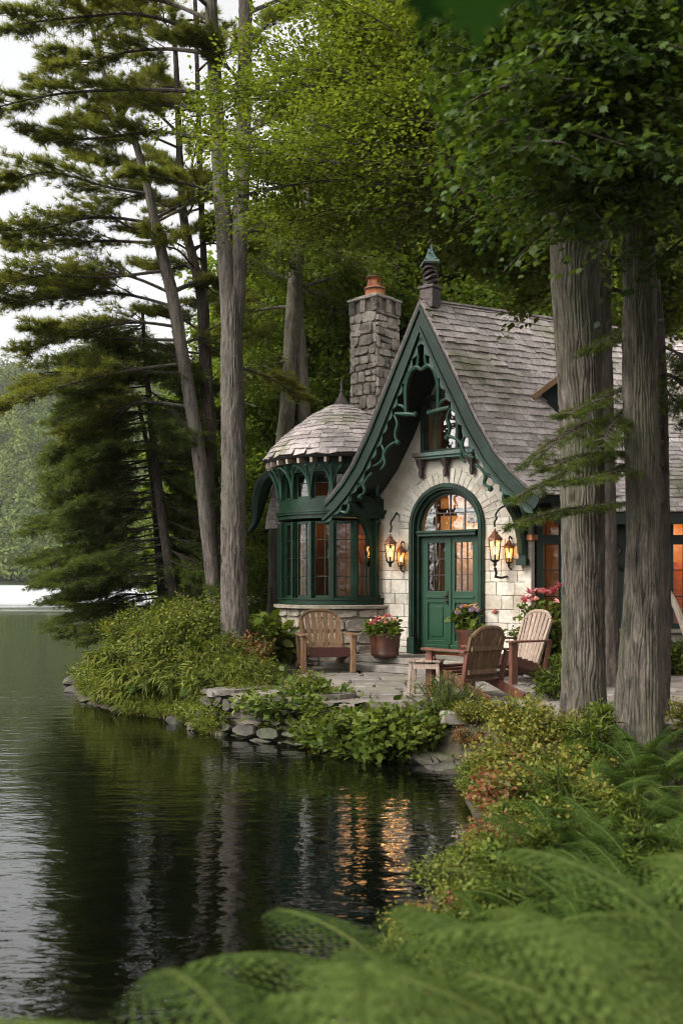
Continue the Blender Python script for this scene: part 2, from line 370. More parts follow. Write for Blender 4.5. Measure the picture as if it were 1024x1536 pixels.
tag(link('ground', me, MT['soil']), kind='structure')

m, t, b, o = newmat('lake_water')
b.inputs['Base Color'].default_value = (.0015, .002, .001, 1); b.inputs['Roughness'].default_value = .025; b.inputs['IOR'].default_value = 2.0
n1 = noise(t, 3.2, (.55, 1.5, 1), 3, .5, dist=.3); n2 = noise(t, 12, (.6, 1.25, 1), 2, .5); n3 = noise(t, .22, (.35, 1, 1), 4, .6)
tc = t.nodes.new('ShaderNodeTexCoord'); sp = t.nodes.new('ShaderNodeSeparateXYZ'); t.links.new(tc.outputs['Object'], sp.inputs[0])
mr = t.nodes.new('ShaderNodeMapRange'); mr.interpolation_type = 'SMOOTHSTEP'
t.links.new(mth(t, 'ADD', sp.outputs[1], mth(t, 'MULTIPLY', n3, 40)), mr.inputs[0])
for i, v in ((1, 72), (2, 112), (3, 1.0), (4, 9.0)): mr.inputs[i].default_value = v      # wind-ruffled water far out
patch = t.nodes.new('ShaderNodeMapRange'); t.links.new(n3, patch.inputs[0])
for i, v in ((1, .35), (2, .65), (3, .55), (4, 1.3)): patch.inputs[i].default_value = v
hsum = mth(t, 'ADD', mth(t, 'MULTIPLY', n1, 1.0), mth(t, 'MULTIPLY', n2, .3))
rg_ = t.nodes.new('ShaderNodeMapRange'); t.links.new(mr.outputs[0], rg_.inputs[0])
for i, v in ((1, 1), (2, 9), (3, .012), (4, .5)): rg_.inputs[i].default_value = v
t.links.new(rg_.outputs[0], b.inputs['Roughness'])
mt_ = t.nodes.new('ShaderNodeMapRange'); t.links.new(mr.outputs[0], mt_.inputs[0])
for i, v in ((1, 1), (2, 9), (3, 0), (4, .75)): mt_.inputs[i].default_value = v      # far band's bright sky reflection painted in as whitish metallic colour
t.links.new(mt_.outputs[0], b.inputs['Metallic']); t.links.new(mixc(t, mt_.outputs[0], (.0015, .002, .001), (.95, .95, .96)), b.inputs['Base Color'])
bn = t.nodes.new('ShaderNodeBump'); bn.inputs['Strength'].default_value = 1; bn.inputs['Distance'].default_value = .0095
t.links.new(mth(t, 'MULTIPLY', mth(t, 'MULTIPLY', hsum, mr.outputs[0]), patch.outputs[0]), bn.inputs['Height']); t.links.new(bn.outputs[0], b.inputs['Normal'])
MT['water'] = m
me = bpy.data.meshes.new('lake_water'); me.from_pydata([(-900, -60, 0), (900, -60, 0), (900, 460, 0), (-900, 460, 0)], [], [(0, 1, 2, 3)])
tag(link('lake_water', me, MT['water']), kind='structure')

hx, hy = np.meshgrid(np.linspace(-520, 700, 90), np.linspace(352, 900, 50))
def hillz(x, y):
    rg = 103 + 14 * np.sin(x * .011 + 3.2) + 6 * np.sin(x * .037) ; u = np.clip((y - 356) / 190, -.05, 1)
    return rg * (u ** 1.15 if np.isscalar(u) else np.sign(u) * np.abs(u) ** 1.15) + 5 * np.sin(x * .06 + y * .05) * np.clip(u * 4, 0, 1)
hz = hillz(hx, hy); me = bpy.data.meshes.new('hills'); ny, nx = hx.shape
me.from_pydata(np.stack([hx, hy, hz], -1).reshape(-1, 3).tolist(), [], [(j * nx + i, j * nx + i + 1, (j + 1) * nx + i + 1, (j + 1) * nx + i) for j in range(ny - 1) for i in range(nx - 1)])
tag(link('hills', me, MT['hill']), kind='structure')
L = Leaves()
for k in range(1700):
    y = 357 + 200 * rng.random() ** 1.3; x = y * (-.40 + .36 * rng.random()); z = float(hillz(x, y)); r = rng.uniform(3, 6.5); hh = r * rng.uniform(.9, 1.6)
    n = 150; d = nrm(rng.normal(size=(n, 3))); d[:, 2] = np.abs(d[:, 2]) * 1.2 - .3
    C = np.array([x, y, z + hh * .8]) + d * np.array([r, r, hh]) * rng.uniform(.75, 1.05, (n, 1)); N = nrm(d + rng.normal(size=(n, 3)) * .35)
    L.put(C, np.cross(N, rng.normal(size=(n, 3))), N, rng.uniform(.7, 1.5, n) * (.6 + r * .1), np.clip(rng.random() * .7 + rng.random(n) * .3, 0, 1))
tag(L.build('far_forest', 'diamond', MT['l_far']), 'hazy wooded hillside across the lake', 'forest', kind='stuff')

# ------------------------------------------------------------------ stone and shingle layers on any surface
def frame_at(S, u, v, e=.01):
    p = Vector(S(u, v)); a = Vector(S(u + e, v)) - p; b_ = Vector(S(u, v + e)) - p
    return p, a.cross(b_).normalized()
def stones(mb, S, W, H, rh, cw, gap=.02, proud=.02, jit=.012, mask=None, rnd_c=.12):
    v = 0.0
    while v < H - .02:
        h = min(rnd.uniform(*rh), H - v); h = H - v if H - v - h < rh[0] * .5 else h
        u = -rnd.uniform(0, cw[0])
        while u < W - .01:
            c = rnd.uniform(*cw); u0, u1 = max(u, 0), min(u + c, W); u += c
            if u1 - u0 < .05: continue
            parts = [(u0, u1, v, v + h)]
            if h > rh[1] * .75 and rnd.random() < .3: parts = [(u0, u1, v, v + h * .5), (u0, u1, v + h * .5, v + h)]
            for (a0, a1, b0, b1) in parts:
                if mask and not mask((a0 + a1) / 2, (b0 + b1) / 2, a0, a1, b0, b1): continue
                g = gap / 2; cs = []
                for (uu, vv) in ((a0 + g, b0 + g), (a1 - g, b0 + g), (a1 - g, b1 - g), (a0 + g, b1 - g)):
                    cs.append((uu + rnd.uniform(-jit, jit), vv + rnd.uniform(-jit, jit)))
                cx = sum(c_[0] for c_ in cs) / 4; cy_ = sum(c_[1] for c_ in cs) / 4; pr = proud * rnd.uniform(.7, 1.3)
                ring0, ring1, ring2 = [], [], []
                m_ = []
                for i in range(4):                    # chamfered corners give eight-sided, rounded stones
                    pa, pb = cs[i], cs[(i + 1) % 4]; q = rnd_c * (1 + .8 * rnd.random())
                    m_ += [(pa[0] + (pb[0] - pa[0]) * q, pa[1] + (pb[1] - pa[1]) * q), (pa[0] + (pb[0] - pa[0]) * (1 - q), pa[1] + (pb[1] - pa[1]) * (1 - q))]
                for (uu, vv) in m_:
                    p, n = frame_at(S, uu, vv); p2, _ = frame_at(S, uu + (cx - uu) * .07, vv + (cy_ - vv) * .07)
                    ring0.append(p - n * .01); ring1.append(p + n * pr * .6); ring2.append(p2 + n * pr)
                vs_ = ring0 + ring1 + ring2; fs = []
                for i in range(8):
                    j = (i + 1) % 8; fs += [(i, j, 8 + j, 8 + i), (8 + i, 8 + j, 16 + j, 16 + i)]
                fs.append(tuple(range(16, 24))); mb.add(vs_, fs)
        v += h
def shingles(mb, S, u0f, u1f, vmax, exp=.13, wd=(.12, .26), lift=.022, wscale=None, skip=None):
    v = 0.0; row = 0
    while v < vmax:
        a, b_ = u0f(v), u1f(v); k = wscale(v) if wscale else 1.0; u = a - rnd.uniform(0, .15) * k
        while u < b_:
            c = rnd.uniform(*wd) * k; x0, x1 = max(u + .004 * k, a), min(u + c - .004 * k, b_); u += c
            if x1 - x0 < .03 * k: continue
            if skip and skip((x0 + x1) / 2, v): continue
            dv = rnd.uniform(-.014, .014); lf = lift * rnd.uniform(.7, 1.5); th = .02; sk = rnd.uniform(-.008, .008)
            t_ = min(v + exp * 1.55, vmax + .02)
            q = []
            for (uu, vv, l) in ((x0, v + dv + sk, lf), (x1, v + dv - sk, lf * rnd.uniform(.85, 1.15)), (x1, t_, .002), (x0, t_, .002)):
                p, n = frame_at(S, uu, vv); q.append((p + n * (l + .004), p + n * (l + .004 + th)))
            vs_ = [x[0] for x in q] + [x[1] for x in q]
            mb.add(vs_, [(3, 2, 1, 0), (4, 5, 6, 7), (0, 1, 5, 4), (1, 2, 6, 5), (2, 3, 7, 6), (3, 0, 4, 7)])
        v += exp * rnd.uniform(.93, 1.07); row += 1

# ------------------------------------------------------------------ cottage
AL = R(38); HO = Vector((1.685, 16, 0))
house = empty('stone_cottage', HO, -AL, 'storybook stone cottage with steep shingled gable, green woodwork and round turret beside the lake', 'cottage')
HM = Matrix.Translation(HO) @ Matrix.Rotation(-AL, 4, 'Z'); HI = HM.inverted()
EX, EYv = .342, .94                               # the roof runs back at a slight skew to the front
FL = .70                                          # floor level
RP = [(0, 6.19), (.5, 5.25), (1.0, 4.27), (1.3, 3.78), (1.55, 3.48), (1.8, 3.25), (2.05, 3.08)]   # gable roof line: distance from axis, height
def rp(q):                                        # q metres measured down from ridge
    for i in range(len(RP) - 1):
        (s0, z0), (s1, z1) = RP[i], RP[i + 1]; l = math.hypot(s1 - s0, z1 - z0)
        if q <= l or i == len(RP) - 2: k = q / l; return s0 + (s1 - s0) * k, z0 + (z1 - z0) * k
        q -= l
QL = sum(math.hypot(RP[i + 1][0] - RP[i][0], RP[i + 1][1] - RP[i][1]) for i in range(len(RP) - 1))
OV, TL = -.75, 7.0
def off(prof, d):
    o_ = []
    for i, (s, z) in enumerate(prof):
        a, b_ = prof[max(i - 1, 0)], prof[min(i + 1, len(prof) - 1)]; tx, tz = b_[0] - a[0], b_[1] - a[1]; l = math.hypot(tx, tz)
        o_.append((s + tz / l * d, z - tx / l * d) if i else (s, z - d * 1.9))
    return o_
def both(f, *profs):                              # run f for both sides
    for sg in (-1, 1): f([[(sg * s, z) for s, z in p] for p in profs])
roof_root = None
mb = MB()
for sg in (-1, 1):                                # solid roof deck under the shingles
    A_, B_ = RP, off(RP, .10); n = len(A_); vs_ = []
    for tt in (0.06, TL):
        vs_ += [(sg * s + EX * tt, OV + EYv * tt, z + .03 * tt) for s, z in A_] + [(sg * s + EX * tt, OV + EYv * tt, z + .03 * tt) for s, z in B_]
    fs = []
    for i in range(n - 1):
        fs += [(i, i + 1, n + i + 1, n + i), (2 * n + i, 3 * n + i, 3 * n + i + 1, 2 * n + i + 1), (i, 2 * n + i, 2 * n + i + 1, i + 1), (n + i, n + i + 1, 3 * n + i + 1, 3 * n + i)]
    fs += [(n - 1, 3 * n - 1, 4 * n - 1, 2 * n - 1)]
    mb.add(vs_, fs)
roof = mb.build('roof', MT['dgreen'], house)
mb = MB()
for sg in (-1, 1):
    def S(u, v, sg=sg):
        s, z = rp(QL - v); x = s + EX * u if sg > 0 else -s + EX * u
        return (x, OV + EYv * u, z + .03 * u)
    S2 = S if sg > 0 else (lambda u, v, S=S: S(TL - u, v))
    shingles(mb, S2, lambda v: -.03, lambda v: TL, QL, .125, (.13, .27))
mb.build('shingles', MT['shingle'], roof)
mb = MB()                                         # ridge cap
for k in range(34):
    t0 = k * .2 + .25; mb.box((EX * t0, OV + EYv * t0, 6.19 + .03 * t0 + .035), (.11, .23, .03), Matrix.Rotation(-.35, 3, 'Z') @ Matrix.Rotation(rnd.uniform(-.03, .03), 3, 'X'))
mb.build('ridge_cap', MT['shingle'], roof)

# barge boards: brown shingle edge, green board, inner moulding
mb = MB(); both(lambda p: mb.ribbon(p[0], p[1], OV - .035, OV + .05), off(RP, -.03), off(RP, .02)); mb.build('roof_edge', MT['bronze'], roof)
mb = MB(); both(lambda p: mb.ribbon(p[0], p[1], OV - .02, OV + .06), off(RP, .02), off(RP, .24)); bb = mb.build('barge_board', MT['green'], house)
mb = MB(); both(lambda p: (mb.ribbon(p[0], p[1], OV - .05, OV - .017), mb.ribbon(p[2], p[3], OV - .05, OV - .017)), off(RP, .025), off(RP, .065), off(RP, .2), off(RP, .245)); mb.build('moulding', MT['green'], bb)
fine = [rp(QL * i / 90) for i in range(91)]; o1 = off(fine, .235); o2 = []
for i, (s_, z_) in enumerate(fine):
    d_ = .262 + .055 * abs(math.sin(math.pi * QL * i / 90 / .21)); o2.append(off(fine, d_)[i])
mb = MB(); both(lambda p: mb.ribbon(p[0][3:], p[1][3:], OV - .005, OV + .03), o1, o2); mb.build('scalloped_edge', MT['fret'], bb)
# fretwork scrolls inside the gable
def spl(pts, n=6):
    pts = [Vector(p) for p in pts]; o_ = []
    for i in range(len(pts) - 1):
        p0, p1, p2, p3 = pts[max(i - 1, 0)], pts[i], pts[i + 1], pts[min(i + 2, len(pts) - 1)]
        for k in range(n):
            t_ = k / n; o_.append(.5 * ((2 * p1) + (p2 - p0) * t_ + (2 * p0 - 5 * p1 + 4 * p2 - p3) * t_ ** 2 + (3 * p1 - p0 - 3 * p2 + p3) * t_ ** 3))
    o_.append(pts[-1]); return o_
mb = MB(); YF = OV + .03
def scroll(pts, r=.028, tip=None):
    for sg in (-1, 1):
        q = spl([(sg * x, YF, z) for x, z in pts]); m_ = len(q)
        mb.tube(q, [r * (1 - .35 * abs(2 * i / (m_ - 1) - 1)) for i in range(m_)], 8, sx=1.25)
        if tip: mb.lathe([(.001, -.05), (.04, -.02), (.045, .01), (.02, .045), (.001, .05)], (sg * tip[0], YF, tip[1]), 10)
scroll([(.03, 5.55), (.09, 5.48), (.06, 5.35), (.08, 5.2), (.03, 5.16), (0, 5.17)], 0.031)
scroll([(.0, 5.14), (.1, 5.2), (.22, 5.12), (.29, 4.93), (.3, 4.7), (.29, 4.5)], 0.043)
scroll([(.14, 4.47), (.29, 4.49), (.5, 4.52)], 0.038, (.13, 4.47))
scroll([(.29, 4.52), (.36, 4.62), (.48, 4.66)], 0.026)
scroll([(.52, 4.5), (.46, 4.36), (.5, 4.2), (.47, 4.08)], .03, (.45, 4.06))
scroll([(.47, 4.08), (.62, 4.02), (.72, 3.9), (.7, 3.75), (.78, 3.66)], .03)
scroll([(.8, 4.1), (.72, 3.95), (.76, 3.8), (.92, 3.72)], 0.029)
scroll([(.95, 3.62), (1.05, 3.54), (1.12, 3.44), (1.1, 3.32), (1.2, 3.26)], .03, (1.2, 3.24))
scroll([(1.2, 3.7), (1.12, 3.54), (1.2, 3.42), (1.34, 3.4)], 0.029)
scroll([(1.5, 3.2), (1.42, 3.12), (1.46, 3.0), (1.6, 3.04), (1.7, 3.12)], .03)
mb.lathe([(.001, -.08), (.05, -.04), (.06, 0), (.035, .05), (.001, .08)], (0, YF, 5.66), 10)
mb.build('fretwork', MT['fret'], bb, smooth=True)
for sg in (-1, 1):                                # big curved brackets under the eave ends
    mb = MB()
    q = spl([(sg * 1.47, -.72, 3.18), (sg * 1.4, -.5, 3.0), (sg * 1.4, -.28, 2.8), (sg * 1.4, -.16, 2.52), (sg * 1.4, -.13, 2.3)])
    mb.tube(q, [.075] * len(q), 8, sx=.8)
    mb.bx(sg * 1.4 - .06, sg * 1.4 + .06, -.125, -.045, 2.2, 3.2); mb.bar((sg * 1.42, -.74, 3.24), (sg * 1.4, -.04, 3.24), .12, .1)
    mb.bar((sg * 1.4, -.09, 2.72), (sg * 1.4, -.45, 3.19), .06, .06)
    mb.bx(sg * 1.4 - .085, sg * 1.4 + .085, -.17, -.045, 2.12, 2.21)
    mb.build('eave_bracket', MT['green'], house, smooth=True)

# front wall with arched door opening and attic window opening
def arch(cx, hw, z0, zs, n=22, k=1.0):
    return [(cx - hw, z0)] + [(cx - hw * math.cos(math.pi * i / n), zs + k * hw * math.sin(math.pi * i / n)) for i in range(n + 1)] + [(cx + hw, z0)]
WL, WR = -1.42, 1.45
def roofz(s):
    s = abs(s)
    for (s0, z0), (s1, z1) in zip(RP, RP[1:]):
        if s <= s1: return z0 + (z1 - z0) * (s - s0) / (s1 - s0)
    return RP[-1][1]
topl = [(x, roofz(x) - (.26 if x else .3)) for x in (WR, 1.3, 1.0, .5, 0, -.5, -1.0, -1.3, WL)]
mb = MB(); AW = (-.42, .45, 3.98, 4.86)            # attic window opening
door_hole = arch(0, .64, FL - .02, 2.75)
mb.plate([(WL, .4), (WR, .4)] + topl, [door_hole, [(AW[0], AW[2]), (AW[1], AW[2]), (AW[1], AW[3]), (AW[0], AW[3])]], 0, .28)
front = mb.build('front_wall', MT['stucco'], house)
mb = MB()                                         # ashlar on the piers
def S_front(u, v): return (WL + u, -.001, .5 + v)
def okp(u, v, a0, a1, b0, b1):
    x0, x1, z0, z1 = WL + a0, WL + a1, .5 + b0, .5 + b1; cx = (x0 + x1) / 2
    if z1 > 2.72 - .25 * abs(math.sin(cx * 3)): return False
    return x1 < -.67 or x0 > .67
for (ua, ub) in ((0, .745), (2.095, WR - WL)):
    stones(mb, lambda u, v, ua=ua: S_front(u + ua, v), ub - ua, 2.3, (.13, .24), (.17, .44), (.0085), .012, .004, lambda u, v, a0, a1, b0, b1, ua=ua: okp(u, v, a0 + ua, a1 + ua, b0, b1), .025)
    mb.build('cut_stone', MT['cream_stone'], front, bevel=.003); mb = MB()
jm = MB(); n = 25                                 # radial stones round the arch
for i in range(n):
    for (ra, rb) in ((.70, rnd.uniform(.86, 1.0)), (None, None)):
        a0, a1 = math.pi * i / n, math.pi * (i + 1) / n; am = (a0 + a1) / 2
        if ra is None:
            if rnd.random() < .4: continue
            ra = last; rb = ra + rnd.uniform(.16, .34) * (1.3 if .25 < am / math.pi < .75 else .8)
        last = rb
        x_, z_ = rb * math.cos(am), 2.75 + rb * math.sin(am)
        if x_ > 1.35 or x_ < -1.36 or z_ > roofz(x_) - .45 or (z_ > 3.84): continue
        g = .006 / ra
        c_ = [(ra + .004, a0 + g), (rb - .006, a0 + g), (rb - .006, a1 - g), (ra + .004, a1 - g)]
        c_ = [(r_ + rnd.uniform(-.012, .012), a_ + rnd.uniform(-.012, .012)) for r_, a_ in c_]
        f0 = [Vector((r_ * math.cos(a_), .005, 2.75 + r_ * math.sin(a_))) for r_, a_ in c_]; pr = rnd.uniform(.006, .014)
        f1 = [Vector((p.x, -pr, p.z)) for p in f0]; f0c = sum(f0, Vector()) / 4
        jm.add([Vector((p.x + (p.x - f0c.x) * .0 + .0045 * sx_, -.0042 - .0004 * rnd.random(), p.z + .0045 * sz_)) for p, (sx_, sz_) in zip(f0, [(math.copysign(1, p.x - f0c.x), math.copysign(1, p.z - f0c.z)) for p in f0])], [(0, 1, 2, 3)])
        mb.add(f0 + f1, [(4, 5, 6, 7), (0, 1, 5, 4), (1, 2, 6, 5), (2, 3, 7, 6), (3, 0, 4, 7)])
mb.build('arch_stone', MT['cream_stone'], front, bevel=.003); jm.build('arch_joint', MT['mortar'], front)
mb = MB()                                         # joints: a mortar skin behind the ashlar
mb.bx(WL + .004, -.672, -.0035, .02, .5, 2.46); mb.build('mortar_joint', MT['mortar'], front); mb = MB(); mb.bx(.672, WR - .004, -.0035, .02, .5, 2.46)
mb.build('mortar_joint', MT['mortar'], front)
# side return wall and hidden walls of the body
mb = MB()
def wall_seg(mb, a, b_, z0, z1, th):
    a, b_ = Vector((a[0], a[1], 0)), Vector((b_[0], b_[1], 0)); d = (b_ - a).normalized(); nn = Vector((-d.y, d.x, 0)) * th
    q = [a, b_, b_ + nn, a + nn]; mb.add([p + Vector((0, 0, z0)) for p in q] + [p + Vector((0, 0, z1)) for p in q],
        [(3, 2, 1, 0), (4, 5, 6, 7), (0, 1, 5, 4), (1, 2, 6, 5), (2, 3, 7, 6), (3, 0, 4, 7)])
wall_seg(mb, (WR - .003, .284), (WR + EX * 6.2, EYv * 6.2), .4, 3.35, .25)
wall_seg(mb, (WL + EX * 6.2, EYv * 6.2), (WL + EX * 1.2, EYv * 1.2), .4, 3.35, .25)
wall_seg(mb, (WR + EX * 6.2, EYv * 6.2), (WL + EX * 6.2, EYv * 6.2), .4, 5.9, .25)
mb.build('side_wall', MT['stucco'], house)
# corner quoin strip seen right of the pier
mb = MB(); mb.bx(WR - .05, WR + .05, -.02, .09, .42, 2.5); mb.build('corner_pier', MT['cream_stone'], house)
mb = MB(); mb.bx(WR - .14, WR + .1, -.1, .16, 2.5, 2.58); mb.build('impost', MT['terracotta'], house)

# door: frame, transom, fanlight, two leaves
fr_ = empty('door_set', (0, 0, 0)); fr_.parent = house
mb = MB()
def archband(ro, ri, z0, zs, y0, y1):
    A_ = arch(0, ro, z0, zs, 28); B_ = arch(0, ri, z0, zs, 28); mb.ribbon(A_, B_, y0, y1)
archband(.70, .60, FL, 2.75, -.06, .12); archband(.675, .63, FL + .001, 2.75, -.085, -.058); archband(.605, .55, FL, 2.752, .02, .2); archband(.553, .52, FL, 2.754, .075, .18)
mb.bx(-.545, .545, -.035, .17, 2.6, 2.70); mb.bx(-.56, .56, -.06, -.03, 2.655, 2.692); mb.bx(-.54, .54, -.05, -.034, 2.605, 2.63)
for sg in (-1, 1): mb.bx(sg * .645 - .07, sg * .645 + .07, -.095, .1, FL - .003, FL + .26)
mb.build('door_frame', MT['green'], fr_, bevel=.006)
mb = MB(); mb.plate(arch(0, .545, 2.7, 2.752, 24), [], .115, .121); mb.build('fanlight', MT['glass'], fr_)
mb = MB()
for x in (-.27, 0.0, .27): mb.bx(x - .009, x + .009, .1, .13, 2.69, 2.752 + math.sqrt(.53 ** 2 - x * x))
for z in (2.98,): mb.bx(-.47, .47, .102, .128, z - .007, z + .007)
mb.build('glazing_bar', MT['bronze'], fr_)
for sg in (-1, 1):
    x0, x1 = (-.525, -.004) if sg < 0 else (.004, .525); y0, y1 = .09, .14; z0, z1 = FL + .02, 2.598
    mb = MB(); gx0, gx1, gz0, gz1 = x0 + .105, x1 - .09, 1.72, 2.5
    if sg > 0: gx0, gx1 = x0 + .09, x1 - .105
    pz0, pz1 = FL + .22, 1.53
    mb.plate([(x0, z0), (x1, z0), (x1, z1), (x0, z1)], [[(gx0, gz0), (gx1, gz0), (gx1, gz1), (gx0, gz1)], [(gx0, pz0), (gx1, pz0), (gx1, pz1), (gx0, pz1)]], y0, y1)
    mb.bx(gx0, gx1, y0 + .025, y1 - .008, pz0, pz1)                                 # recessed panel
    mb.bx(gx0 + .05, gx1 - .05, y0 + .008, y0 + .03, pz0 + .06, pz1 - .06)          # raised field
    mb.bx(gx0 - .03, gx1 + .03, y0 - .022, y0 - .001, 1.605, 1.645); mb.bx(x0 + .01, x1 - .01, y0 - .02, y0 - .001, FL + .03, FL + .15)
    if sg > 0: mb.bx(-.03, .035, y0 - .02, y0 - .001, z0 + .15, z1 - .01)
    leaf = mb.build('door_leaf', MT['door'], fr_, bevel=.004)
    mb = MB(); mb.bx(gx0, gx1, y0 + .025, y0 + .031, gz0, gz1); mb.build('door_pane', MT['glass'], fr_)
    mb = MB()
    for k in (1, 2): x = gx0 + (gx1 - gx0) * k / 3; mb.bx(x - .006, x + .006, y0 + .012, y0 + .042, gz0, gz1)
    for k in (1, 2): z = gz0 + (gz1 - gz0) * k / 3; mb.bx(gx0, gx1, y0 + .014, y0 + .040, z - .006, z + .006)
    mb.build('glazing_bar', MT['bronze'], fr_)
mb = MB(); mb.bx(-.052, -.018, .06, .088, 1.5, 1.72); mb.tube([(-.035, .06, 1.64), (-.035, .03, 1.64), (-.1, .025, 1.635)], .011, 8); mb.lathe([(.001, 0), (.022, .008), (.026, .025), (.001, .045)], (-.035, .05, 1.53), 10)
mb.build('door_handle', MT['iron'], fr_)

# attic window, sill and corbels
aw = empty('attic_window', (0, 0, 0)); aw.parent = house
x0, x1, z0, z1 = AW; cx = (x0 + x1) / 2
mb = MB()
mb.plate([(x0 - .05, z0 - .03), (x1 + .05, z0 - .03), (x1 + .05, z1 + .02), (x0 - .05, z1 + .02)], [[(x0 + .02, z0 + .02), (x1 - .02, z0 + .02), (x1 - .02, z1 - .03), (x0 + .02, z1 - .03)]], -.06, .1)
mb.bx(cx - .22, cx - .17, -.05, .08, z0 + .02, z1 - .03); mb.bx(cx + .17, cx + .22, -.05, .08, z0 + .02, z1 - .03)
q = [(cx - .22, z1 - .01)] + [(cx - .22 * math.cos(math.pi * i / 12), z1 - .0 + .26 * math.sin(math.pi * i / 12)) for i in range(13)] + [(cx + .22, z1 - .01)]
mb.plate(q, [[(cx + (a - cx) * .72, z1 + .02 + (b2 - z1) * .74) for a, b2 in q]], -.05, .0)
mb.build('window_frame', MT['green'], aw, bevel=.004)
mb = MB(); mb.bx(x0 + .02, x1 - .02, .03, .036, z0 + .02, z1 - .03); mb.build('pane', MT['glass'], aw)
mb = MB(); mb.plate([(cx + (a - cx) * .72, z1 + .021 + (b2 - z1) * .74) for a, b2 in q], [], -.02, -.012); mb.build('arched_pane', MT['glass'], aw)
mb = MB(); mb.bx(x0 - .12, x1 + .14, -.2, .0, z0 - .1, z0 - .035); mb.bx(x0 - .09, x1 + .11, -.17, -.0, z0 - .14, z0 - .102); mb.build('window_sill', MT['copper'], aw, bevel=.01)
for cxx in (x0 - .03, cx, x1 + .05):
    mb = MB(); mb.lathe([(.001, -.3), (.03, -.28), (.045, -.2), (.03, -.15), (.07, -.07), (.085, 0)], (cxx, -.07, z0 - .14), 12); mb.build('corbel', MT['bronze'], aw, smooth=True)
mb = MB(); mb.bx(x0 + .03, x0 + .13, .12, .15, z0, z1); mb.build('curtain', MT['curtain'], aw)
mb = MB(); mb.bx(x1 - .14, x1 - .05, .12, .15, z0, z1); mb.build('curtain', MT['curtain'], aw)

# interior rooms: floor, warm panelling, ceiling, furniture shapes
mb2 = MB(); mb2.add([(x, y, FL - .03) for x, y in ((-1.4, .29), (1.44, .29), (1.44 + EX * 6, EYv * 6), (-1.4 + EX * 6, EYv * 6))], [(0, 1, 2, 3)])
mb2.add([(x, y, 3.3) for x, y in ((-1.4, .29), (1.44, .29), (1.44 + EX * 6, EYv * 6), (-1.4 + EX * 6, EYv * 6))], [(3, 2, 1, 0)])
mb2.build('interior_floor', MT['warmwood'], house)
mb = MB(); yb = 2.6
for k in range(26):
    x = -1.6 + k * .16; mb.bx(x, x + .152, yb, yb + .03 + .012 * (k % 2), FL, 3.29)
mb.bx(-1.6, 2.6, yb - .03, yb - .001, 1.5, 1.58); mb.build('interior_panelling', MT['warmwood'], house)
mb = MB()                                         # bookcase, table, staircase seen dimly through the door
mb.bx(-.6, -.1, 2.0, 2.4, FL, 2.3); mb.bx(.5, 1.1, 1.5, 2.0, FL, 1.45); mb.bx(.3, .36, 1.2, 1.3, FL, 3.2); mb.bx(-.9, -.82, 1.2, 1.3, FL, 3.2)
for k in range(7): mb.bx(.6 + k * .12, .75 + k * .12, 2.1, 2.5, FL + k * .2, FL + .06 + k * .2)
mb.bx(-1.3, 1.3, .9, 1.0, 3.0, 3.12); mb.bx(-1.3, 1.3, 1.6, 1.7, 2.9, 3.0); mb.bx(-.3, .1, 2.5, 2.56, 1.9, 2.5); mb.bx(.35, .6, 2.5, 2.56, 2.7, 3.1); mb.bx(-.75, -.45, 2.5, 2.56, 2.6, 3.0)
for k in range(5): mb.bar((-.4 + k * .2, 1.1, 2.3 + .1 * (k % 2)), (-.35 + k * .21, 1.12, 3.0), .025, .02)
mb.bar((-.45, .7, FL), (-.3, .75, 2.4), .06, .05); mb.bar((.2, .8, FL), (.32, .8, 2.0), .05, .05); mb.bx(.12, .5, .7, .95, FL, 1.9)
mb.build('interior_furniture', MT['seatwood'], house)
def curtain(x0, x1, y, z0, z1, nm='curtain', ph=0.0, M=None, amp=.025, par=None):
    mb = MB(); n = 40; vs_ = []
    for i in range(n + 1):
        x = x0 + (x1 - x0) * i / n; yy = y + amp * math.sin(i * 1.25 + ph)
        vs_ += [(x, yy, z0), (x, yy + .01 * math.sin(i), z1)]
    mb.add(vs_, [(2 * i, 2 * i + 2, 2 * i + 3, 2 * i + 1) for i in range(n)]); return mb.build(nm, MT['curtain'], par or house, True, M)
curtain(-.5, -.22, .34, FL + .05, 2.6); curtain(.26, .5, .36, FL + .05, 2.6, ph=1)
def lamp(loc, e, c=(1, .5, .2), r=.08, nm='room_lamp', par=None, M=None):
    l = bpy.data.lights.new(nm, 'POINT'); l.energy = e * .4; l.color = c; l.shadow_soft_size = r
    o_ = bpy.data.objects.new(nm, l); col.objects.link(o_); o_.location = loc; o_.parent = par if par is not None else house; return o_
lamp((.05, 1.5, 2.75), 64, r=.2); lamp((.1, 1.2, 4.4), 14)

# turret
TC = (-2.313, .223); TRr = 1.07
def tp(a, r, z): return Vector((TC[0] + r * math.cos(a), TC[1] + r * math.sin(a), z))
tur = empty('turret', (0, 0, 0)); tur.parent = house
NB = 18; da = 2 * math.pi / NB
VIS = [k for k in range(NB) if -R(205) <= (k + .5) * da - 2 * math.pi <= R(8)]
a_lo, a_hi = VIS[0] * da, (VIS[-1] + 1) * da
mb = MB(); mb.lathe([(TRr - .2, .3), (TRr + .02, .3), (TRr + .02, 1.42), (TRr - .2, 1.42)], (TC[0], TC[1], 0), 48, a0=a_lo - .3, a1=a_hi + .3); mb.build('base_mortar', MT['mortar'], tur)
mb = MB(); arcL = (a_hi - a_lo) * TRr
stones(mb, lambda u, v: tuple(tp(a_lo + u / TRr, TRr + .022, .42 + v)), arcL, 1.0, (.15, .3), (.2, .5), .03, .03, .02); mb.build('stone_base', MT['base_stone'], tur)
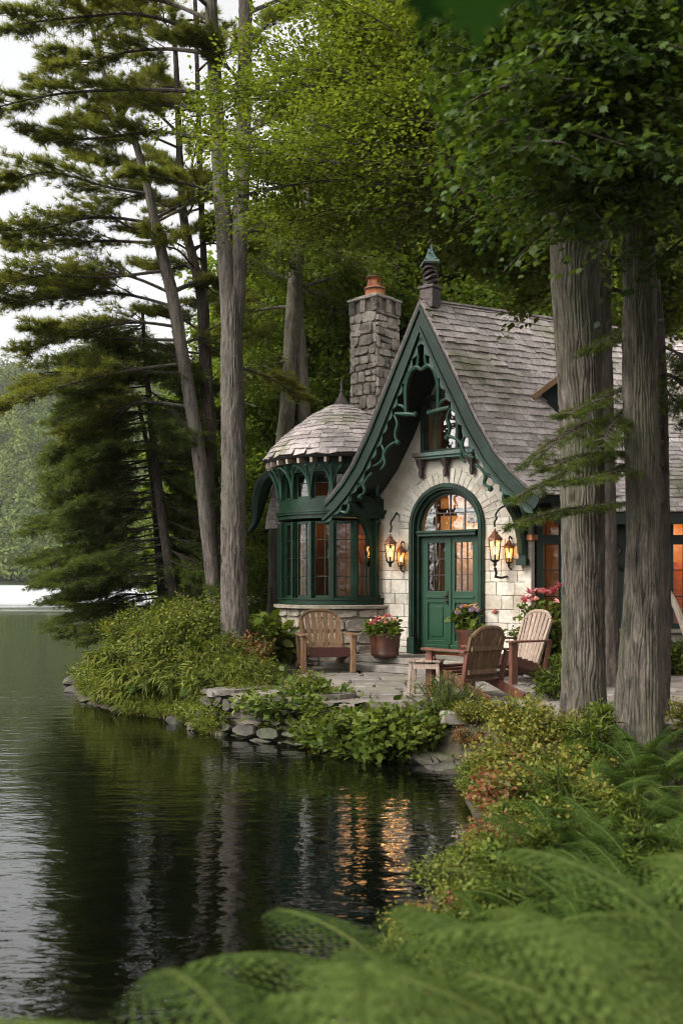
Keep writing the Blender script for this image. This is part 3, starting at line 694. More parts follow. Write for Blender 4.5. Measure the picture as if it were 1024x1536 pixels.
mb = MB(); mb.lathe([(TRr - .1, 1.42), (TRr + .12, 1.425), (TRr + .13, 1.475), (TRr - .1, 1.49)], (TC[0], TC[1], 0), 60); mb.build('sill_ledge', MT['base_stone'], tur, True)
mb = MB()
def ring(r0, r1, z0, z1, n=72): mb.lathe([(r0, z0), (r1, z0), (r1, z1), (r0, z1), (r0, z0)], (TC[0], TC[1], 0), n)
ring(TRr - .1, TRr + .03, 1.49, 1.57); ring(TRr - .1, TRr + .05, 1.57, 1.6); mb.build('bottom_rail', MT['green'], tur, True); mb = MB(); ring(TRr - .1, TRr + .04, 2.93, 3.0); ring(TRr - .1, TRr + .075, 3.0, 3.035); ring(TRr - .1, TRr + .09, 3.035, 3.065); ring(TRr - .1, TRr + .03, 3.065, 3.26); mb.build('middle_band', MT['green'], tur, True); mb = MB()
ring(TRr - .1, TRr + .03, 3.74, 3.95); ring(TRr - .1, TRr + .05, 3.70, 3.745);
mb.build('head_rail', MT['green'], tur, True)
for k in VIS + [VIS[-1] + 1]:                     # posts with a moulded face
    mb = MB(); a = k * da; rot = Matrix.Rotation(a, 3, 'Z')
    mb.box(tp(a, TRr - .03, 2.22), (.09, .085, 1.32), rot); mb.box(tp(a, TRr + .04, 2.24), (.03, .05, 1.28), rot)
    mb.box(tp(a, TRr - .03, 3.48), (.11, .08, .46), rot); mb.box(tp(a, TRr + .035, 3.48), (.03, .05, .44), rot)
    mb.build('turret_post', MT['green'], tur)
    mb = MB()                                     # curved brace up to the eave
    for sg in (-1, 1):
        q = spl([tp(a, TRr + .05, 3.3), tp(a + sg * .02, TRr + .06, 3.5), tp(a + sg * .07, TRr + .1, 3.68), tp(a + sg * .15, TRr + .17, 3.8)])
        mb.tube(q, .024, 6, sx=1.0)
    q = spl([tp(a, TRr + .05, 3.36), tp(a, TRr + .09, 3.58), tp(a, TRr + .2, 3.8)]); mb.tube(q, .03, 6)
    mb.build('turret_brace', MT['fret'], tur, True)
for k in VIS:                                     # one window per bay
    wv = MB(); gl = MB(); up = MB()
    a0, a1 = k * da, (k + 1) * da
    def pt(f, r, z): return tp(a0, r, z) * (1 - f) + tp(a1, r, z) * f
    f0, f1 = .12, .88
    for (mbb, zz0, zz1, vb, hb) in ((wv, 1.6, 2.88, (.62,), (.28, .52, .76)), (up, 3.26, 3.70, (), (.6,))):
        for f in (f0, f1): mbb.bar(pt(f, TRr - .04, zz0), pt(f, TRr - .04, zz1), .045, .05, up=tp((a0 + a1) / 2, 1, 0) - tp((a0 + a1) / 2, 0, 0))
        for z in (zz0 + .02, zz1 - .02): mbb.bar(pt(f0, TRr - .04, z), pt(f1, TRr - .04, z), .05, .045)
        for f in vb: mbb.bar(pt(f, TRr - .045, zz0), pt(f, TRr - .045, zz1), .012, .02, up=tp((a0 + a1) / 2, 1, 0) - tp((a0 + a1) / 2, 0, 0))
        for g in hb: z = zz0 + (zz1 - zz0) * g; mbb.bar(pt(f0, TRr - .045, z), pt(f1, TRr - .045, z), .02, .012)
        q = [pt(f0, TRr - .05, zz0), pt(f1, TRr - .05, zz0), pt(f1, TRr - .05, zz1), pt(f0, TRr - .05, zz1)]; gl.add(q, [(0, 1, 2, 3)])
    wv.v += up.v; off_ = len(wv.v) - len(up.v); wv.f += [[i + off_ for i in f] for f in up.f]; wv.r += up.r
    wf = wv.build('turret_window', MT['green'], tur); gl.build('turret_pane', MT['glass'], tur)
for k in VIS[1::2]:                               # curtains and timber inside
    a0 = k * da; mb = MB(); n = 14; vs_ = []
    for i in range(n + 1):
        a = a0 - .1 + .2 * i / n; vs_ += [tp(a, TRr - .2 + .02 * math.sin(i * 1.7), 1.55), tp(a, TRr - .2 + .02 * math.sin(i * 1.7 + .4), 2.9)]
    mb.add(vs_, [(2 * i, 2 * i + 2, 2 * i + 3, 2 * i + 1) for i in range(n)]); mb.build('curtain', MT['curtain'], tur, True)
mb = MB(); mb.lathe([(.0, 1.3), (TRr - .13, 1.3)], (TC[0], TC[1], 0), 30); mb.lathe([(TRr - .13, 3.9), (0, 3.9)], (TC[0], TC[1], 0), 30)
mb.lathe([(TRr - .12, 1.3), (TRr - .12, 3.9)], (TC[0], TC[1], 0), 30, a0=a_hi, a1=a_lo + 2 * math.pi); mb.build('turret_room', MT['warmwood'], tur)
mb = MB(); mb.bx(TC[0] - .35, TC[0] + .1, TC[1] + .3, TC[1] + .55, 1.3, 2.7); mb.bx(TC[0] + .3, TC[0] + .5, TC[1] - .1, TC[1] + .1, 1.3, 2.2); mb.lathe([(.3, 1.95), (.32, 1.98), (.001, 1.99)], (TC[0] - .1, TC[1] - .4, 0), 20)
mb.build('turret_furniture', MT['warmwood'], tur)
lamp((TC[0] + .2, TC[1] + .3, 2.9), 24, r=.42)
TP = [(1.36, 3.955), (1.21, 4.17), (.95, 4.42), (.62, 4.68), (.4, 4.83), (.16, 4.95)]
TQ = [0]
for (r0, z0), (r1, z1) in zip(TP, TP[1:]): TQ.append(TQ[-1] + math.hypot(r1 - r0, z1 - z0))
def tprof(v): return float(np.interp(v, TQ, [p[0] for p in TP])), float(np.interp(v, TQ, [p[1] for p in TP]))
mb = MB(); mb.lathe([(TRr - .05, 3.94), (1.32, 3.92)] + TP, (TC[0], TC[1], 0), 48); tr_ = mb.build('turret_roof', MT['underlay'], house, True)
mb = MB(); shingles(mb, lambda u, v: tuple(tp(u, *tprof(v))), lambda v: 0, lambda v: 2 * math.pi, TQ[-1] - .03, .115, (.15, .26), .02, wscale=lambda v: 1 / max(tprof(v)[0], .12)); mb.build('turret_shingles', MT['shingle'], tr_)
mb = MB(); mb.lathe([(.2, 4.9), (.16, 4.97), (.1, 5.06), (.05, 5.14), (.03, 5.2), (.045, 5.22), (.02, 5.26), (.006, 5.46)], (TC[0], TC[1], 0), 12); mb.build('spire', MT['bronze'], tr_, True)
for k in range(34):
    mb = MB(); a = k * 2 * math.pi / 34; mb.bar(tp(a, TRr, 3.92), tp(a, 1.33, 3.87), .045, .08)
    mb.build('rafter_tail', MT['palewood'], tr_)

# little side porch gable left of the turret
pw = MB(); pl_ = [Vector(P(418, 708, 18.6)), Vector(P(398, 722, 18.6)), Vector(P(388, 752, 18.6)), Vector(P(384, 780, 18.6)), Vector(P(374, 798, 18.6))]
q = spl(pl_); pw.tube(q, [.1 + .05 * math.sin(i * .2) for i in range(len(q))], 8); pw.tube([p + Vector((.25, .3, 0)) for p in q], .05, 6)
pw.build('porch_barge_board', MT['green'], house, True, HI)
pw = MB(); A_, B_, C_ = P(420, 705, 18.8), P(400, 790, 18.6), P(425, 770, 19.4)
def Spo(u, v): return tuple(P(396, 795, 18.5) + (Vector((.45, .25, .05)) * u) + Vector((.12, .25, .75)) * v)
shingles(pw, Spo, lambda v: 0, lambda v: 1.6, 1.35, .12); pw.build('porch_roof', MT['shingle'], house, False, HI)

# chimney
ch = empty('chimney', (0, 0, 0)); ch.parent = house
cc = P(562, 600, 19.2); cw_, cz0, cz1 = .62, .5, 7.2
CR = Matrix.Rotation(R(-38 - 5), 4, 'Z'); CM = Matrix.Translation((cc.x, cc.y, 0)) @ CR
CMi = HI @ CM
mb = MB(); mb.bx(-cw_ / 2, cw_ / 2, -cw_ / 2, cw_ / 2, cz0, cz1); mb.bx(-cw_ / 2 + .03, cw_ / 2 - .03, -cw_ / 2 + .03, cw_ / 2 - .03, cz1, cz1 + .03); mb.build('chimney_core', MT['mortar'], ch, False, CMi)
mb = MB()
for k in range(4):
    rot = Matrix.Rotation(k * math.pi / 2, 3, 'Z')
    stones(mb, lambda u, v, rot=rot: tuple(rot @ Vector((-cw_ / 2 - .02 + u, -cw_ / 2 - .003, 4.2 + v))), cw_ + .04, 2.78, (.12, .28), (.14, .36), .02, .04, .022)
    for sx in (-1, 1):                            # corner piers of the open crown
        p = rot @ Vector((sx * .0 + .28, -.28, 7.1)); mb.box(p, (.15, .15, .26), rot)
    mb.box(rot @ Vector((0, -.3, 7.1)), (.12, .12, .25), rot)
mb.build('chimney_stone', MT['grey_stone'], ch, False, CMi)
mb = MB(); mb.bx(-.38, .38, -.38, .38, 7.215, 7.27); mb.bx(-.28, .28, -.28, .28, 7.275, 7.325); mb.build('chimney_cap', MT['grey_stone'], ch, False, CMi, bevel=.015)
mb = MB(); mb.lathe([(.19, 7.32), (.19, 7.44), (.21, 7.46), (.21, 7.5), (.15, 7.52)], (0, 0, 0), 16); mb.lathe([(.13, 7.52), (.12, 7.66), (.16, 7.68), (.16, 7.71), (.1, 7.73)], (-.03, 0, 0), 16)
mb.build('chimney_pot', MT['terracotta'], ch, True, CMi)
mb = MB(); mb.lathe([(.215, 7.455), (.22, 7.47), (.2, 7.49)], (0, 0, 0), 16); mb.lathe([(.165, 7.68), (.17, 7.7), (.09, 7.74)], (-.03, 0, 0), 16); mb.build('pot_rim', MT['bronze'], ch, True, CMi)

# gable finial: pedestal, carved shaft, copper cap
fi = empty('gable_finial', (0, 0, 0)); fi.parent = house
fx, fy, fz = EX * .18, OV + EYv * .18, 6.1
mb = MB(); mb.bx(fx - .12, fx + .12, fy - .12, fy + .12, fz, fz + .34); mb.bx(fx - .145, fx + .145, fy - .145, fy + .145, fz + .3, fz + .35); mb.build('pedestal', MT['bronze'], fi, bevel=.01)
mb = MB()
for k in range(5):
    z = fz + .35 + k * .065; q = [(fx + .1 * math.cos(a), fy + .1 * math.sin(a), z + .03 * math.sin(2 * a + k)) for a in np.linspace(0, 2 * math.pi, 17)]; mb.tube(q, .028, 6)
mb.lathe([(.07, 0), (.07, .34)], (fx, fy, fz + .35), 10); mb.build('carved_shaft', MT['bronze'], fi, True)
mb = MB(); mb.lathe([(.19, 0), (.2, .025), (.1, .12), (.05, .22), (.035, .3), (.02, .34), (.035, .36), (.03, .39), (.008, .42), (.005, .5)], (fx, fy, fz + .68), 4); mb.build('copper_cap', MT['copper'], fi)

# right wing: stone plinth, timber bays with lit windows, shingled roof, small dormer
wg = empty('wing', (0, 0, 0)); wg.parent = house
WY, WX0, WX1 = 15.17, 2.95, 8.2
mb = MB(); mb.bx(WX0, WX1, WY, WY + .3, .3, 1.1); mb.build('plinth_core', MT['mortar'], wg, False, HI)
mb = MB(); stones(mb, lambda u, v: (WX0 + u, WY - .002, .4 + v), WX1 - WX0, .7, (.16, .3), (.25, .55), .03, .035, .025); mb.build('stone_plinth', MT['base_stone'], wg, False, HI)
mb = MB(); mb.bx(WX0, WX1, WY - .1, WY + .2, 1.1, 1.16); mb.build('sill_ledge', MT['base_stone'], wg, False, HI)
mb = MB(); xs = []
x = WX0 + .02
def post(x, wd=.13): mb.bx(x, x + wd, WY - .04, WY + .14, 1.16, 2.95)
for xx, wd in ((2.95, .1), (3.32, .07), (3.72, .6), (4.33, .06), (4.66, .12), (4.9, .12), (5.4, .08), (5.9, .12), (6.4, .1), (7.0, .12), (7.6, .12)): post(xx, wd)
for z0, z1 in ((1.16, 1.24), (2.44, 2.58), (2.82, 2.96)): mb.bx(2.94, WX1, WY - .03, WY + .12, z0 + .001, z1)
mb.build('timber_frame', MT['dgreen'], wg, False, HI)
mb = MB(); mb.bx(3.0, WX1, WY + .04, WY + .046, 1.24, 2.82); mb.build('window_pane', MT['glass'], wg, False, HI)
mb = MB()
for k in range(24):
    x = 3.1 + k * .21; mb.bx(x - .008, x + .008, WY + .02, WY + .065, 1.24, 2.82)
for z in (1.65, 2.05): mb.bx(3.0, WX1, WY + .022, WY + .063, z - .008, z + .008)
mb.build('glazing_bar', MT['dgreen'], wg, False, HI)
mb = MB(); mb.bx(4.06, 4.34, WY - .02, WY + .1, 1.9, 2.44); mb.build('stucco_panel', MT['base_stone'], wg, False, HI)
mb = MB(); q = spl([Vector((4.0, WY - .12, 2.5)), Vector((4.2, WY - .1, 2.36)), Vector((4.1, WY - .1, 2.2)), Vector((4.28, WY - .1, 2.05))]); mb.tube(q, .03, 6); mb.build('scroll_brace', MT['iron'], wg, True, HI)
mb = MB(); mb.bx(3.0, WX1, WY + 1.9, WY + 1.95, .6, 3.0); mb.bx(3.0, WX1, WY + .3, WY + 1.9, .6, .66); mb.bx(3.0, WX1, WY + .15, WY + 1.9, 2.97, 3.02); mb.bx(2.96, 3.02, WY + .45, WY + 1.9, .6, 3.0); mb.bx(WX1, WX1 + .1, WY, WY + 1.95, .3, 3.0)
mb.build('wing_room', MT['plaster'], wg, False, HI)
mb = MB()
for x in (3.3, 4.1, 4.9, 5.6, 6.4): mb.bx(x, x + .35, WY + 1.3, WY + 1.7, .66, 1.9 + .3 * math.sin(x * 7))
mb.build('wing_furniture', MT['warmwood'], wg, False, HI)
for x in (4.5, 5.75):
    curtain(x, x + .22, WY + .2, 1.2, 2.8, 'curtain', x, HI, par=wg)
for x in (3.5, 5.2, 6.8):
    v = HI @ Vector((x, WY + 1.0, 2.6)); lamp(v, 95, (1, .36, .1), .2)
RY0, RZ0, RY1, RZ1 = 14.7, 2.88, 18.4, 6.22
RX0, RX1 = 3.15, 9.0
sl = math.hypot(RY1 - RY0, RZ1 - RZ0)
def Sw(u, v): f = v / sl; return (RX0 + u, RY0 + (RY1 - RY0) * f, RZ0 + (RZ1 - RZ0) * f - .12 * math.sin(math.pi * f))
mb = MB(); vs_ = []
for k in range(9):
    y, z = Sw(0, sl * k / 8)[1:]; vs_ += [(RX0, y, z), (RX1, y, z), (RX0, y + .05, z - .1), (RX1, y + .05, z - .1)]
fs = []
for k in range(8):
    a = 4 * k; fs += [(a, a + 1, a + 5, a + 4), (a + 2, a + 6, a + 7, a + 3), (a, a + 4, a + 6, a + 2), (a + 1, a + 3, a + 7, a + 5)]
fs += [(0, 2, 3, 1)]; mb.add(vs_, fs); mb.add([(RX0, RY1, RZ1), (RX1, RY1, RZ1), (RX1, RY1 + 3.5, 2.9), (RX0, RY1 + 3.5, 2.9)], [(0, 1, 2, 3)])
wr = mb.build('wing_roof', MT['underlay'], house, False, HI)
mb = MB(); shingles(mb, Sw, lambda v: 0, lambda v: RX1 - RX0, sl, .125, (.13, .27)); mb.build('wing_shingles', MT['shingle'], wr, False, HI)
mb = MB(); mb.bx(RX0, RX1, RY0 + .0, RY0 + .05, RZ0 - .16, RZ0 - .02); mb.bx(RX0, RX1, RY0 + .05, WY + .1, RZ0 - .04, RZ0 + .02 - .03); mb.build('eave_board', MT['dgreen'], wr, False, HI)
# dormer
mb = MB(); dc = P(838, 600, 15.6)
def Sd(sg): return lambda u, v: tuple(Vector((dc.x, dc.y, dc.z + .35)) + Vector((sg * .5, 0, -.5 * .75)) * (1 - v) * 1.0 + Vector((.1, .9, .02)) * (u if sg > 0 else 1.8 - u))
shingles(mb, Sd(1), lambda v: 0, lambda v: 1.8, .98, .12, (.12, .2)); shingles(mb, Sd(-1), lambda v: 0, lambda v: 1.8, .98, .12, (.12, .2))
dm = mb.build('dormer_roof', MT['shingle'], house, False, HI)
mb = MB(); mb.plate([(dc.x - .4, dc.z - .5), (dc.x + .4, dc.z - .5), (dc.x + .4, dc.z), (dc.x, dc.z + .3), (dc.x - .4, dc.z)], [], dc.y + .12, dc.y + 1.6); mb.build('dormer_wall', MT['dgreen'], wg, False, HI)
mb = MB(); mb.bar((dc.x - .52, dc.y, dc.z - .05), (dc.x, dc.y, dc.z + .34), .06, .08); mb.bar((dc.x + .52, dc.y, dc.z - .05), (dc.x, dc.y, dc.z + .34), .06, .08); mb.build('dormer_edge', MT['oldwood'], dm, False, HI)

# ------------------------------------------------------------------ patio, steps, retaining wall, shore rocks
PZ = .5
PATIO = [(-1.25, 13.5), (-1.0, 12.75), (-.4, 12.35), (.3, 11.95), (.8, 11.35), (1.35, 10.75), (2.0, 10.3), (3.2, 9.9), (5, 9.6), (8, 9.6), (8, 15.2), (2.9, 15.2), (2.4, 15.1), (.7, 16.5), (-.3, 16.3), (-1.2, 15.9)]
mb = MB(); y = 9.4
while y < 16.6:
    h = rnd.uniform(.3, .62); x = -1.4 + rnd.uniform(-.3, 0)
    while x < 8.2:
        wd = rnd.uniform(.4, 1.0); cx, cy2 = x + wd / 2, y + h / 2
        if inside(np.array([cx]), np.array([cy2]), PATIO)[0]:
            m_ = []; cs = [(x, y), (x + wd, y), (x + wd, y + h), (x, y + h)]
            cs = [(a + rnd.uniform(-.07, .07), b_ + rnd.uniform(-.06, .06)) for a, b_ in cs]
            for i in range(4):
                a, b_ = cs[i], cs[(i + 1) % 4]
                for q in (.1, .5, .9): m_.append((a[0] + (b_[0] - a[0]) * q + rnd.uniform(-.015, .015), a[1] + (b_[1] - a[1]) * q + rnd.uniform(-.015, .015)))
            m_ = [(cx + (a - cx) * .965, cy2 + (b_ - cy2) * .95) for a, b_ in m_]; zt = PZ + rnd.uniform(-.012, .014); tx, ty = rnd.uniform(-.02, .02), rnd.uniform(-.02, .02)
            v0 = [(a, b_, PZ - .12) for a, b_ in m_]; v1 = [(a, b_, zt - .014 + tx * (a - cx) + ty * (b_ - cy2)) for a, b_ in m_]
            v2 = [(cx + (a - cx) * .95, cy2 + (b_ - cy2) * .93, zt + tx * (a - cx) + ty * (b_ - cy2)) for a, b_ in m_]
            n = len(m_); fs = [tuple(range(2 * n, 3 * n))]
            for i in range(n): j = (i + 1) % n; fs += [(i, j, n + j, n + i), (n + i, n + j, 2 * n + j, 2 * n + i)]
            mb.add(v0 + v1 + v2, fs)
        x += wd
    y += h
tag(mb.build('patio', MT['flag']), kind='structure')
def slab(mb, loc_pts, z0, z1):
    q = []
    for i in range(len(loc_pts)):
        a, b_ = loc_pts[i], loc_pts[(i + 1) % len(loc_pts)]
        for k in range(6): q.append((a[0] + (b_[0] - a[0]) * k / 6 + rnd.uniform(-.012, .012), a[1] + (b_[1] - a[1]) * k / 6 + rnd.uniform(-.012, .012)))
    n = len(q); mb.add([(x, y, z0) for x, y in q] + [(x, y, z1 - .012) for x, y in q] + [(x * .995, y * .995, z1) for x, y in q],
        [tuple(range(n - 1, -1, -1)), tuple(range(2 * n, 3 * n))] + [(i, (i + 1) % n, n + (i + 1) % n, n + i) for i in range(n)] + [(n + i, n + (i + 1) % n, 2 * n + (i + 1) % n, 2 * n + i) for i in range(n)])
for nm, pts, z0, z1, lb in (('stone_step', [(-1.3, -.95), (1.28, -.95), (1.28, -.09), (-1.3, -.09)], .61, .695, 'upper broad stone step in front of the green double door'),
                            ('stone_step', [(-1.5, -1.3), (1.5, -1.3), (1.5, -.08), (-1.5, -.08)], .5, .6, 'lower broad stone step rising from the flagstone patio')):
    r_ = empty(nm, HO, -AL, lb, 'step', 'stone steps to the front door'); mb = MB(); slab(mb, pts, z0, z1); mb.build('step_slab', MT['flag'], r_)

def rock(loc, size, seed, label, parent_group='rocks along the shore', mat='rock', rz=0, flat=1.0):
    import bmesh
    bm = bmesh.new(); bmesh.ops.create_icosphere(bm, subdivisions=3, radius=1); rr = np.random.default_rng(seed); pl = nrm(rr.normal(size=(12, 3))); dd = rr.uniform(.55, .95, 12)
    for v in bm.verts:
        c = np.array(v.co); k = 1.0
        for p_, d_ in zip(pl, dd):
            t_ = float(c @ p_)
            if t_ > 0: k = min(k, d_ / max(t_, 1e-6))
        c = c * k * (1 + .05 * math.sin(c[0] * 9 + seed) * math.sin(c[1] * 8 + c[2] * 7)); v.co = Vector(c * np.array(size))
    me = bpy.data.meshes.new('rock'); bm.to_mesh(me); bm.free(); at = me.attributes.new('rnd', 'FLOAT', 'FACE'); at.data.foreach_set('value', np.full(len(me.polygons), rnd.random(), dtype=np.float32))
    me.polygons.foreach_set('use_smooth', [True] * len(me.polygons)); me.set_sharp_from_angle(angle=R(28))
    o = link('rock', me, MT[mat]); o.location = loc; o.rotation_euler = (rnd.uniform(-.1, .1), rnd.uniform(-.1, .1), rz); return tag(o, label, 'rock', parent_group)
# dry-stone retaining wall at the patio's lake corner
wallp = [(-1.75, 12.85), (-1.35, 12.3), (-.95, 11.95), (-.4, 11.66), (.1, 11.32)]
WS = [0]
for a, b_ in zip(wallp, wallp[1:]): WS.append(WS[-1] + math.hypot(b_[0] - a[0], b_[1] - a[1]))
def Swall(u, v):
    x = float(np.interp(u, WS, [p[0] for p in wallp])); y_ = float(np.interp(u, WS, [p[1] for p in wallp])); return (x - .06 + v * .1, y_ - .1 + v * .22, -.12 + v)
rw = empty('retaining_wall', (wallp[2][0], wallp[2][1], 0), 0, 'low dry stone retaining wall holding the patio corner above the water', 'wall'); RM = Matrix.Translation(-rw.location)
mb = MB(); stones(mb, Swall, WS[-1], .6, (.08, .24), (.14, .52), .045, .08, .05, None, .2); mb.build('wall_stones', MT['rock'], rw, False, RM)
mb = MB(); mb.ribbon([(0, 0)] * 2, [(0, .1)] * 2, 0, .1) if False else None
vs_ = []
for i in range(13):
    u = WS[-1] * i / 12; a, b_ = Vector(Swall(u, 0)), Vector(Swall(u, .6)); vs_ += [a + Vector((.05, .07, -.3)), b_ + Vector((.05, .07, 0)), b_ + Vector((.3, .5, 0))]
mb = MB(); mb.add(vs_, [f for i in range(12) for f in ((3 * i, 3 * i + 3, 3 * i + 4, 3 * i + 1), (3 * i + 1, 3 * i + 4, 3 * i + 5, 3 * i + 2))]); mb.build('wall_core', MT['mortar'], rw, False, RM)
mb = MB()
for k, (x, y_, a) in enumerate(((-1.35, 12.75, .5), (-.8, 12.3, .4), (-.2, 12.0, .35))):
    q = [(x + Matrix.Rotation(a, 2) @ Vector((.36 * math.cos(t_) * rnd.uniform(.8, 1.1), .24 * math.sin(t_) * rnd.uniform(.8, 1.1))) if False else Vector((x, y_)) + Matrix.Rotation(a, 2) @ Vector((.38 * math.cos(t_) * rnd.uniform(.8, 1.1), .24 * math.sin(t_) * rnd.uniform(.8, 1.1)))) for t_ in np.linspace(0, 2 * math.pi, 11)[:-1]]
    n = len(q); mb.add([(p.x, p.y, .43) for p in q] + [(p.x, p.y, .52 + .01 * k) for p in q], [tuple(range(n, 2 * n))] + [(i, (i + 1) % n, n + (i + 1) % n, n + i) for i in range(n)])
mb.build('cap_stone', MT['flag'], rw, False, RM)
for k, (x, y_, sx, sy, sz, a, lb) in enumerate((
        (.95, 10.55, .55, .32, .13, -.5, 'broad flat shore rock at the waterline below the patio bushes'), (.5, 10.95, .42, .25, .12, -.5, 'flat reddish rock half buried beside the patio bushes'),
        (1.12, 10.02, .3, .16, .07, -.3, 'thin flat rock just breaking the water at the ledge'), (1.55, 10.35, .5, .3, .16, -.2, 'low grey rock ledge behind the yellow shrub'),
        (-2.15, 13.3, .3, .25, .2, .4, 'dark rock under the overhanging mound plants'), (-1.75, 12.75, .35, .28, .24, .7, 'mossy rock where the wall meets the planted mound'),
        (-3.95, 15.65, .25, .2, .1, .2, 'small dark rock at the tip of the planted mound'), (-4.3, 17.0, .6, .5, .3, .2, 'dark boulder under the low hemlock boughs'), (-4.75, 18.4, .55, .5, .25, .9, 'rounded boulder on the shore behind the hemlock boughs'))):
    rock((x, y_, .03), (sx * (.7 if k > 3 else 1), sy * (.7 if k > 3 else 1), sz * (.6 if k > 3 else 1)), 40 + k, lb, rz=a)
tag(None, None) if False else None

# ------------------------------------------------------------------ lanterns
def lantern(px, py, Yl, scale, label, bracket, energy):
    c = P(px, py, Yl); r_ = empty('wall_lantern', c, -AL, label, 'lantern', 'lit lanterns beside the door'); s = scale
    mb = MB(); n = 6
    mb.lathe([(.012 * s, -.235 * s), (.03 * s, -.2 * s), (.02 * s, -.18 * s), (.06 * s, -.155 * s), (.065 * s, -.14 * s)], (0, 0, 0), 10)
    mb.lathe([(.1 * s, .13 * s), (.105 * s, .145 * s)], (0, 0, 0), n)
    for k in range(n):
        a = 2 * math.pi * k / n; mb.bar((.062 * s * math.cos(a), .062 * s * math.sin(a), -.145 * s), (.095 * s * math.cos(a), .095 * s * math.sin(a), .135 * s), .012 * s, .012 * s)
    mb.build('lantern_frame', MT['iron'], r_)
    mb = MB(); mb.lathe([(.125 * s, .14 * s), (.12 * s, .16 * s), (.07 * s, .21 * s), (.05 * s, .225 * s), (.05 * s, .25 * s), (.02 * s, .265 * s), (.012 * s, .3 * s)], (0, 0, 0), n); mb.build('lantern_roof', MT['rust'], r_)
    mb = MB(); mb.lathe([(.058 * s, -.14 * s), (.09 * s, .13 * s)], (0, 0, 0), n); mb.f = mb.f[:-2]; mb.r = mb.r[:-2]; mb.build('lantern_glass', MT['lampglass'], r_)
    mb = MB(); mb.lathe([(.001, -.07 * s), (.02 * s, -.05 * s), (.026 * s, -.01 * s), (.014 * s, .04 * s), (.001, .075 * s)], (0, 0, 0), 10); mb.build('lamp_flame', MT['bulb'], r_, True)
    mb = MB(); mb.lathe([(.016 * s, -.14 * s), (.016 * s, -.07 * s)], (0, 0, 0), 8); mb.build('candle_tube', MT['palewood'], r_)
    mb = MB()
    for q, rd in bracket: mb.tube(spl([Vector(p) for p in q]), rd, 8)
    mb.build('bracket', MT['iron'], r_, True)
    l = bpy.data.lights.new('lamp_light', 'POINT'); l.energy = energy * .4; l.color = (1, .5, .18); l.shadow_soft_size = .08; lo = bpy.data.objects.new('lamp_light', l); col.objects.link(lo); lo.parent = r_; lo.location = (0, 0, .1 * s)
    return r_
# the left lantern hangs close in front of the left pier, the right one from a high gooseneck
YL1, YL2 = 16.45, 15.0
lantern(585, 829, 16.38, 1.02, 'glowing lantern on a gooseneck bracket left of the green door', [([(0, 0, .33), (.01, .02, .42), (-.03, .06, .5), (.02, .1, .6), (0, .18, .66), (-.04, .3, .62)], .016), ([(-.04, .34, .5), (-.04, .3, .56), (-.04, .32, .66)], .02)], 5)
lantern(601, 838, 16.42, .8, 'smaller amber lantern fixed to the wall between left lantern and door', [([(0, .0, .24), (0, .04, .28), (0, .12, .25), (0, .16, .2)], .012), ([(0, 0, -.19), (0, .08, -.22), (0, .16, -.2)], .012)], 3)
lantern(742, 825, 15.12, 1.08, 'glowing lantern hanging from a tall looped bracket right of the green door', [([(0, 0, .35), (-.01, 0, .42), (.02, .02, .48), (-.02, .06, .54), (.03, .12, .64), (.14, .2, .68), (.22, .26, .55), (.2, .28, .35), (.24, .28, .22)], .014), ([(0, 0, -.27), (0, .04, -.34), (-.02, .05, -.42)], .02), ([(-.03, .05, -.4), (.04, .12, -.42), (.05, .28, -.4)], .018)], 5)
lantern(763, 832, 15.22, .8, 'smaller amber lantern fixed to the wall to the right of the hanging lantern', [([(0, .0, .24), (0, .03, .28), (0, .08, .25), (0, .13, .2)], .012), ([(0, 0, -.19), (0, .06, -.22), (0, .13, -.2)], .012)], 3)

